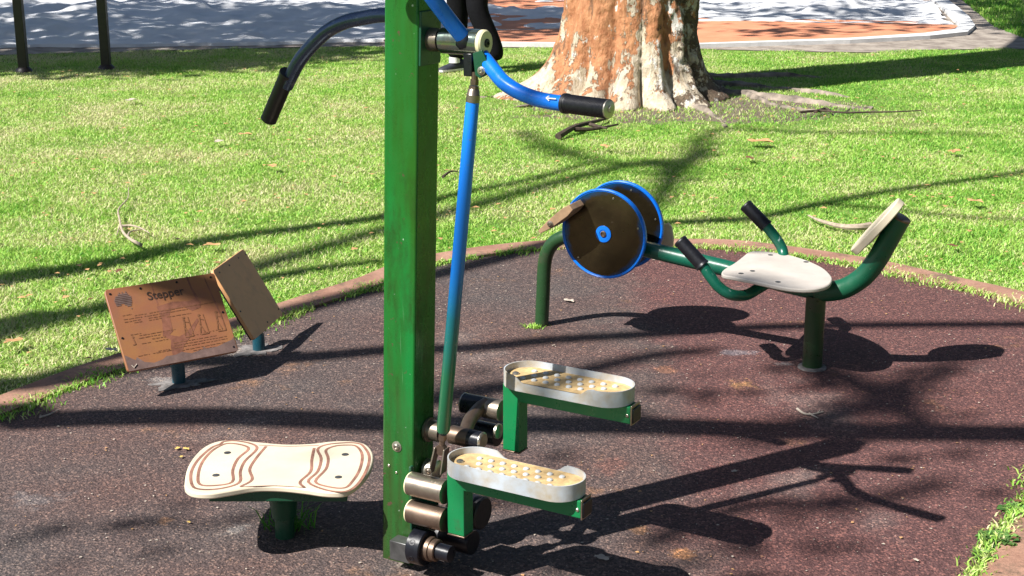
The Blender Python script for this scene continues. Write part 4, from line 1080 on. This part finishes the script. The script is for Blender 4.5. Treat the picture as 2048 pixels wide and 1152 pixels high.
# small leaf clumps near limb ends: soft patches of shade
def leafpatch(L_, h, cnt, sp_=.22):
    P = np.concatenate([np.array(up_from(x, y, h+random.uniform(-.3, .3))) + rng.normal(size=(cnt, 3))*np.array([sp_, sp_*.6, .15]) for x, y in L_])
    return P
PP = leafpatch([(1340, 780), (1230, 790), (1790, 790), (1700, 775), (1420, 300), (1350, 350), (1150, 300), (940, 1010), (1000, 930), (300, 1050), (1450, 1120), (1980, 900), (1650, 1080), (1080, 810), (980, 760)], 7.5, 14, .16)
n_ = len(PP); a_ = rng.normal(size=(n_, 3)); a_ /= np.linalg.norm(a_, axis=1)[:, None]; b_ = rng.normal(size=(n_, 3)); b_ -= a_*(a_*b_).sum(1)[:, None]; b_ /= np.linalg.norm(b_, axis=1)[:, None]
V = np.stack([PP-a_*.06, PP-b_*.035, PP+a_*.06, PP+b_*.035], 1).reshape(-1, 3)-np.array(stp); k = np.arange(n_)*4
o = np_mesh('crown', V, np.stack([k, k+1, k+2, k+3], 1), M['leafy'], {'tint': np.repeat(rng.random(n_), 4)}); o.parent = shade

# second tree, out of frame to the left, whose leafy crown dapples the sand
s2 = Vector((-9.5, 15.0, 0))
st2 = thing('leafy_tree', s2, 'leafy tree left of the sand, its crown dappling the sand with shade', 'tree')
g = G(); g.tube([s2-Z*.1, s2+Z*2, s2+Vector((.3, 0, 4.5))], [.4, .3, .26], 20, smooth=5); g.build('trunk', M['limb'], st2)
limbs(st2, [([s2+Vector((.3, 0, 4.3)), s2+Vector((2.0, -.5, 5.6)), s2+Vector((4.5, -1.0, 6.6)), s2+Vector((6.5, -1.2, 7.3))], [.2, .15, .1, .04]),
            ([s2+Vector((.3, 0, 4.3)), s2+Vector((1.0, 2.0, 6.0)), s2+Vector((2.4, 4.0, 7.4))], [.2, .13, .05]),
            ([s2+Vector((.3, 0, 4.3)), s2+Vector((-.8, -1.0, 6.0)), s2+Vector((-1.5, -2.0, 7.2))], [.18, .12, .05])])
def shadeblob(px, py, h, rad, cnt):
    p = up_from(px, py, h); return ((p.x, p.y, p.z), rad, cnt)
crown(st2, [shadeblob(60, 118, 6.3, (.9, .16, .2), 1900), shadeblob(300, 122, 6.3, (.9, .22, .2), 2400), shadeblob(560, 103, 6.4, (.8, .16, .25), 700),
            shadeblob(250, 70, 6.8, (2.6, 1.1, .4), 2300), shadeblob(650, 60, 7.2, (1.8, 1.1, .4), 1500), shadeblob(300, 30, 7.6, (3.2, 2.0, .5), 3000),
            shadeblob(1000, 40, 7.8, (1.1, 1.6, .4), 1700), shadeblob(700, 10, 8, (3, 3, .6), 2600), shadeblob(1250, 35, 8, (1.4, 2.0, .4), 900), shadeblob(1600, 20, 8, (1.8, 3.0, .4), 900),
            shadeblob(2040, 15, 7.5, (.6, 2.0, .4), 900), shadeblob(-200, 80, 6.5, (1.5, 1.5, .4), 2400)], leaf=.10)

# added unseen dark trees around viewer and sand, blocking sky light and darkening reflections
for (x, y, ht_, lab, bl) in (
    (9.5, 2.0, 9.0, 'added unseen dense tree right of the circle, its canopy blocking the sky', [((5.2, 1.5, 9.5), (3.6, 4.2, 1.4), 6000), ((9.5, 2, 6.5), (2.6, 4.5, 3.2), 6000)]),
    (11.0, 9.5, 8.0, 'added unseen dark tree at the right side of the lawn, blocking the sky', [((11.5, 9.5, 5.5), (2.4, 3.6, 3.4), 7000)]),
    (4.5, -7.5, 9.0, 'added unseen dark tree behind the viewer, blocking the sky', [((5.5, -6.5, 5.5), (4.2, 2.6, 3.8), 8000), ((2.6, -3.0, 10.0), (3.2, 2.6, 1.2), 3500)]),
    (14.0, 24.0, 8.0, 'added unseen dense tree beyond the right end of the sand, blocking the sky', [((14, 24, 5.0), (4, 3, 3.8), 6000)])):
    b_ = Vector((x, y, 0)); pt = thing('sky_block_tree', b_, lab, 'tree', 'added unseen trees that block sky light')
    g = G(); g.tube([b_-Z*.1, b_+Z*1.2, b_+Vector((.1, .1, ht_*.5)), b_+Vector((0, .2, ht_*.8))], [.42, .3, .24, .1], 16, smooth=4); g.build('trunk', M['limb'], pt)
    crown(pt, bl, leaf=.30, mat=M['darkleaf'])

# ------------------------------------------------------------------ PERSON standing behind the machine
pL, pR = gnd(903, 140), gnd(982, 145)
per_ = thing('person', (pL+pR)/2, 'person in loose black trousers and dark sneakers standing behind the green post', 'person')
hc = (pL+pR)/2 + Vector((-.02, .02, 0))
fwd = Vector((-.8, -.6, 0)).normalized(); rt_ = Vector((fwd.y, -fwd.x, 0))   # person's right
def skin(name, verts, edges, radii, mat, parent, sub=2, root=0):
    off = wloc(parent); me = bpy.data.meshes.new(name); me.from_pydata([tuple(Vector(v)-off) for v in verts], edges, []); me.update()
    o = bpy.data.objects.new(name, me); COL.objects.link(o); o.parent = parent
    o.modifiers.new('skin', 'SKIN'); 
    for i, r in enumerate(radii):
        sv = me.skin_vertices[0].data[i]; sv.radius = (r, r) if not hasattr(r, '__len__') else r; sv.use_root = (i == root)
    ss = o.modifiers.new('sub', 'SUBSURF'); ss.levels = sub; ss.render_levels = sub
    dg = bpy.context.evaluated_depsgraph_get(); dg.update()
    m2 = bpy.data.meshes.new_from_object(o.evaluated_get(dg)); o.modifiers.clear(); o.data = m2
    m2.shade_smooth(); m2.materials.clear(); m2.materials.append(mat); return o
def HP(f_, r_, z_): return hc + fwd*f_ + rt_*r_ + Z*z_
ankL, ankR = Vector((pL.x+.05, pL.y, .085)), Vector((pR.x+.03, pR.y+.02, .085))
# which is person's right? facing left and to the camera: image left foot is the leading one
hipA, hipB = HP(.02, .0, .90)+Vector((-.085, .02, 0)), HP(-.02, .0, .90)+Vector((.085, 0, 0))
kneA, kneB = atD(916, 18, pL.y-.02), atD(952, 18, pR.y+.02)
pel, wst, chs, nck = HP(0, 0, .95), HP(0, 0, 1.12), HP(.01, 0, 1.33), HP(0, 0, 1.49)
hd1, hd2 = HP(.02, 0, 1.58), HP(.02, 0, 1.68)
shA, shB = HP(0, .17, 1.42), HP(0, -.17, 1.42)
elA, elB = HP(-.02, .23, 1.14), HP(-.02, -.23, 1.14); wrA, wrB = HP(.12, .22, .92), HP(.10, -.22, .92)
verts = [pel, wst, chs, nck, hd1, hd2, hipA, kneA, ankL, hipB, kneB, ankR, shA, elA, wrA, shB, elB, wrB]
edges = [(0, 1), (1, 2), (2, 3), (3, 4), (4, 5), (0, 6), (6, 7), (7, 8), (0, 9), (9, 10), (10, 11), (2, 12), (12, 13), (13, 14), (2, 15), (15, 16), (16, 17)]
rad = [.12, .105, .12, .05, .075, .085, .08, .055, .036, .08, .055, .036, .055, .042, .027, .055, .042, .027]
body = skin('body', verts, edges, rad, M['skin'], per_)
skin('trousers', [pel+Z*.03, pel, hipA, kneA, ankL+Z*.10, ankL+Z*.0+fwd*.01, hipB, kneB, ankR+Z*.10, ankR+Z*.0+fwd*.01], [(0, 1), (1, 2), (2, 3), (3, 4), (4, 5), (1, 6), (6, 7), (7, 8), (8, 9)], [.135, .145, .125, .095, .085, .088, .125, .095, .085, .088], M['cloth'], per_)
skin('shirt', [pel+Z*.0, wst, chs, nck-Z*.03, shA, (shA+elA)/2, shB, (shB+elB)/2], [(0, 1), (1, 2), (2, 3), (2, 4), (4, 5), (2, 6), (6, 7)], [.135, .128, .14, .065, .07, .06, .07, .06], M['shirt'], per_)
for wr, s_ in ((wrA, 1), (wrB, -1)):
    vs = [wr, wr+fwd*.03-Z*.05]; es = [(0, 1)]; rr_ = [.024, .03]
    for k in range(4):
        base = wr+fwd*(.03+.018*(1.5-k))-Z*.085; i0 = len(vs); ln_ = (.07, .078, .072, .056)[k]
        vs += [base, base-Z*ln_*.5+fwd*.004, base-Z*ln_+rt_*(-.012*s_)]; es += [(1, i0), (i0, i0+1), (i0+1, i0+2)]; rr_ += [.010, .009, .008]
    i0 = len(vs); vs += [wr+fwd*.075-Z*.06, wr+fwd*.085-Z*.095]; es += [(1, i0), (i0, i0+1)]; rr_ += [.011, .009]
    skin('hand', vs, es, rr_, M['skin'], per_)
g = G(); g.lathe(hd2-Z*.09, Z, [(0, .09), (.05, .108), (.11, .10), (.15, .07), (.17, .01)], 24)
for v in g.v: v -= fwd*.022
g.build('hair', M['hair'], per_)
hf = hd2 + fwd*.085
for s_ in (-1, 1):
    g = G(); g.lathe(hf+rt_*.032*s_-Z*.03, fwd, [(-.01, .012), (.0, .010), (.004, .003)], 12); g.build('eye', M['white'], per_)
g = G(); g.tube([hf-Z*.03, hf-Z*.07+fwd*.02], [.008, .014], 10); g.build('nose', M['skin'], per_)
def shoe(an, dirv, nm='shoe'):
    s_ = Vector((dirv.x, dirv.y, 0)).normalized(); side = Vector((-s_.y, s_.x, 0)); gr0 = Vector((an.x, an.y, 0))
    sec = [(-.075, .032, .075), (-.04, .038, .095), (.02, .040, .085), (.09, .046, .058), (.14, .047, .045), (.185, .034, .032), (.20, .012, .02)]
    g = G(); vs = []; fs = []; m_ = 14
    for x, w_, h_ in sec:
        for k in range(m_):
            a_ = 2*PI*k/m_; yy = math.cos(a_)*w_; zz = max(math.sin(a_), -.6)*h_*.62+h_*.40
            vs.append(gr0 + s_*x + side*yy + Z*max(zz, .004))
    for i in range(len(sec)-1):
        for k in range(m_): fs.append((i*m_+k, i*m_+(k+1) % m_, (i+1)*m_+(k+1) % m_, (i+1)*m_+k))
    fs.append(tuple(range(m_))); fs.append(tuple(range((len(sec)-1)*m_, len(sec)*m_)))
    g.add(vs, fs); sh = g.build(nm, M['shoe'], per_, angle=60)
    g = G(); ol = [gr0 + s_*x + side*w_*1.05*q + Z*.001 for q in (1,) for x, w_, _ in sec] + [gr0 + s_*x - side*w_*1.05 + Z*.001 for x, w_, _ in reversed(sec)]
    g.prism(ol, Z*.016); g.build('sole', M['white'], sh)
shoe(Vector((pL.x+.05, pL.y, 0)), Vector((-.75, -.65, 0))); shoe(Vector((pR.x+.02, pR.y+.02, 0)), Vector((-.2, -1, 0)))
g = G(); g.lathe(ankL-Z*.01+fwd*.005+Vector((-.02, -.02, 0)), Z, [(-.01, .046), (.035, .044)], 18); g.build('sock', M['white'], per_)

# ------------------------------------------------------------------ fallen sticks, leaves, weeds
def stick(name, label, cat, specs, mat, z=.006, group=None):
    g = G()
    for pts, r0_, r1_ in specs:
        P = [gnd(x, y)+Z*(z+random.uniform(0, r0_)+(q_ if False else 0)) for x, y in pts]; n_ = len(P)
        g.tube(P, [r0_+(r1_-r0_)*k/(n_-1) for k in range(n_)], 8, smooth=4)
    o = g.build(name, mat); return tag(o, label, cat, group)
stick('dead_branch', 'forked pale dead branch lying on the grass above the printed sign', 'branch',
      [([(283, 500), (262, 490), (246, 472), (240, 450), (238, 430), (256, 408), (258, 385)], .008, .002), ([(244, 462), (262, 462), (280, 466), (300, 478)], .007, .002), ([(256, 484), (262, 474), (290, 468)], .005, .002), ([(240, 460), (234, 480)], .004, .002)], M['twig'], .022)
stick('forked_twig', 'small forked twig on the rubber below the bike', 'twig', [([(1594, 822), (1608, 830), (1625, 831), (1646, 826)], .004, .002), ([(1618, 831), (1636, 840)], .003, .0015), ([(1600, 824), (1596, 818)], .002, .001), ([(1636, 828), (1640, 822)], .002, .001)], M['leafpale'], .004)
stick('fallen_stick', 'long thin brown stick lying on the grass right of the tree', 'stick', [([(1600, 232), (1640, 228), (1690, 232), (1740, 230), (1790, 231), (1842, 229)], .009, .004), ([(1690, 232), (1700, 224)], .006, .003), ([(1630, 230), (1650, 224), (1660, 228)], .012, .008)], M['twigdark'], .02)
stick('bark_piece', 'black rotten bark lying in the grass below the right grip', 'bark', [([(1116, 278), (1150, 264), (1190, 250), (1215, 240)], .022, .008), ([(1150, 266), (1190, 262), (1236, 254)], .016, .006), ([(1180, 256), (1214, 262)], .014, .006)], M['twigdark'], .012)
stick('bark_strip', 'curved grey bark strip on the grass behind the bike backrest', 'bark', [([(1616, 440), (1640, 452), (1680, 462), (1715, 465), (1740, 461)], .004, .020)], M['twig'], .022)
stick('fallen_twig', 'thin dark twig on the grass right of the green post', 'twig', [([(886, 362), (900, 354), (916, 352)], .008, .003)], M['twigdark'], .022)
stick('fallen_twig', 'thin curved twig lying at the kerb left of the printed sign', 'twig', [([(80, 838), (100, 832), (118, 822)], .003, .0015)], M['leafpale'], .004)
def leaf(px, py, size, mat, label, z=.006, rot=None, name='fallen_leaf'):
    c = gnd(px, py); r = random.uniform(0, 6.28) if rot is None else rot
    pts = []; n_ = 20
    for k in range(n_):
        t = 2*PI*k/n_; lob = .55+.35*abs(math.cos(2.5*t))+.1*random.random(); x, y = size*lob*math.cos(t), size*.62*lob*math.sin(t)
        pts.append(c + Vector((x*math.cos(r)-y*math.sin(r), x*math.sin(r)+y*math.cos(r), z+abs(math.sin(t*1.5))*size*.16)))
    g = G(); g.add([c+Z*(z+.002)]+pts, [(0, k+1, (k+1) % n_+1) for k in range(n_)])
    o = g.build(name, mat, angle=80); return tag(o, label, 'leaf', 'dry leaves on the ground')
leaf(1138, 604, .028, M['leafpale'], 'pale dry leaf on the rubber right of the front bike stanchion')
leaf(1205, 1120, .024, M['leafpale'], 'pale leaf at the bottom of the machine shadow')
leaf(1468, 946, .012, M['leafpale'], 'tiny grey leaf beside the machine shadow', rot=.2)
leaf(1832, 1124, .010, M['leafpale'], 'small pale leaf near the bottom right of the rubber')
leaf(355, 900, .012, M['leafyellow'], 'yellow leaf left of the contoured board')
leaf(373, 901, .013, M['leafyellow'], 'orange yellow leaf touching the left tip of the contoured board')
leaf(363, 917, .009, M['leafyellow'], 'smallest yellow leaf left of the contoured board')
leaf(378, 1048, .008, M['leafyellow'], 'yellow leaf below the contoured board')
leaf(262, 208, .06, M['leafpale'], 'pale curled leaf on the upper left lawn', .028)
leaf(490, 277, .05, M['leaftan'], 'tan leaf on the lawn below the left grip', .028)
leaf(437, 292, .05, M['leafpale'], 'pale leaf on the lawn left of the tan leaf', .028)
leaf(546, 342, .05, M['leaftan'], 'tan curled leaf on the lawn left of the post', .028)
leaf(425, 502, .045, M['leaftan'], 'tan leaf on the grass above the blank sign', .028)
leaf(28, 698, .04, M['leaftan'], 'tan leaf on the grass at the left edge', .03)
leaf(238, 555, .03, M['leafbrown'], 'brown leaf in the grass above the printed sign', .028)
leaf(1910, 312, .055, M['leaftan'], 'tan leaf lying alone in the middle of the right lawn', .028)
leaf(1950, 413, .05, M['leaftan'], 'tan leaf on the lawn at the right edge', .028)
leaf(1210, 302, .05, M['leaftan'], 'tan leaf on the lawn below the black bark', .028)
leaf(1520, 292, .09, M['leaftan'], 'large tan leaf on the lawn below the tree roots', .028)
leaf(1905, 500, .03, M['leafbrown'], 'brown leaf by the kerb right of the bike backrest', .02)
leaf(1500, 323, .045, M['leafbrown'], 'dark brown leaf in the grass left of the big tan leaf', .02)
leaf(225, 715, .03, M['leafpale'], 'pale leaf in the grass left of the printed sign', .028)
leaf(2035, 1010, .014, M['leafbrown'], 'dark leaf on the kerb in the bottom right corner', .012)
leaf(2030, 1085, .012, M['leafbrown'], 'dark leaf low on the bottom right kerb', .012)

# uncountable pale grit on the rubber and litter on the lawn
def grit(name, n_, sampler, smin, smax, z, mats, label):
    X, Y = sampler(n_); n_ = len(X); s_ = smin+(smax-smin)*rng.random(n_)**3; r = rng.random(n_)*6.28
    co, si = np.cos(r), np.sin(r); a_ = .35+.5*rng.random(n_); zz = np.full(n_, z)+rng.random(n_)*.002
    P = []
    for dx, dy, dz in ((-1, 0, 0), (0, -1, .3), (1, 0, .1), (0, 1, .5)):
        x = dx*s_; y = dy*s_*a_; P.append(np.stack([X+x*co-y*si, Y+x*si+y*co, zz+dz*s_*.6], 1))
    V = np.stack(P, 1).reshape(-1, 3); k = np.arange(n_)*4
    o = np_mesh(name, V, np.stack([k, k+1, k+2, k+3], 1), mats); return tag(o, label, 'debris', kind='stuff')
ins = [(p.x, p.y) for p in offset(core, -.02)]
def samp(n_):
    X = rng.random(n_)*4.6-2.3; Y = 2.6+rng.random(n_)*4; k = inside(ins, X, Y); return X[k], Y[k]
grit('grit', 4200, samp, .0018, .0055, .002, M['leafpale'], 'pale grit and leaf crumbs scattered over the rubber')
grit('leaf_crumbs', 900, samp, .002, .007, .002, M['leaftan'], 'tan leaf crumbs scattered over the rubber')
def samp2(n_):
    Y = 4.5+rng.random(n_)*9; X = (rng.random(n_)*2-1)*(.37*Y); k = ~inside([(p.x, p.y) for p in kout], X, Y); return X[k], Y[k]
grit('lawn_litter', 2600, samp2, .004, .022, .018, M['leaftan'], 'tan leaf litter scattered through the lawn')

def tuft(px, py, n_, spread, h_, tintc, name, label, z0=0.0, kind=None, D=None):
    c = gnd(px, py); X = c.x+rng.normal(size=n_)*spread; Y = c.y+rng.normal(size=n_)*spread*.6
    o = blades(name, X, Y, h_*(.4+.8*rng.random(n_)), np.full(n_, .004), np.clip(rng.normal(tintc, .15, n_), 0, 1), z0=z0, lean=1.3)
    return tag(o, label, 'grass')
tuft(1068, 655, 150, .018, .015, .6, 'grass_tuft', 'small bright grass tuft at the foot of the front bike stanchion')
tuft(575, 1055, 70, .035, .075, .2, 'grass_tuft', 'thin shaded grass tuft around the pedestal of the contoured board')
def weed(px, py, n_, rad_, lsz, label, z=.0):
    c = gnd(px, py); P = []; Fs = []; tn = []
    for i in range(n_):
        a_ = random.uniform(0, 6.28); rr_ = rad_*random.random()**.6; o_ = c + Vector((math.cos(a_)*rr_*.5, math.sin(a_)*rr_*.5, z))
        d_ = Vector((math.cos(a_), math.sin(a_), random.uniform(.1, 1.0))).normalized(); s_ = Vector((-math.sin(a_), math.cos(a_), 0)); L_ = lsz*random.uniform(.5, 1.3)
        k = len(P); w_ = L_*random.uniform(.22, .38)
        P += [o_, o_+d_*L_*.35+s_*w_*.8+Z*.004, o_+d_*L_*.7+s_*w_+Z*.002, o_+d_*L_-Z*L_*.25, o_+d_*L_*.7-s_*w_+Z*.002, o_+d_*L_*.35-s_*w_*.8+Z*.004]
        Fs.append((k, k+1, k+2, k+3, k+4, k+5)); tn += [random.random()]*6
    V = np.array([tuple(p) for p in P]); o = np_mesh('weed', V-np.array([c.x, c.y, 0]), np.array(Fs), M['weed'], {'tint': np.array(tn)}); o.location = (c.x, c.y, 0)
    return tag(o, label, 'weed', 'leafy weeds along the kerb')
weed(2032, 1022, 90, .06, .022, 'leafy weed on the kerb at the right edge of the photo')
weed(1998, 1082, 150, .07, .024, 'broad leafed weed growing over the kerb near the bottom right corner')
weed(1972, 1115, 60, .045, .02, 'low weed between kerb and rubber below the broad leafed one')
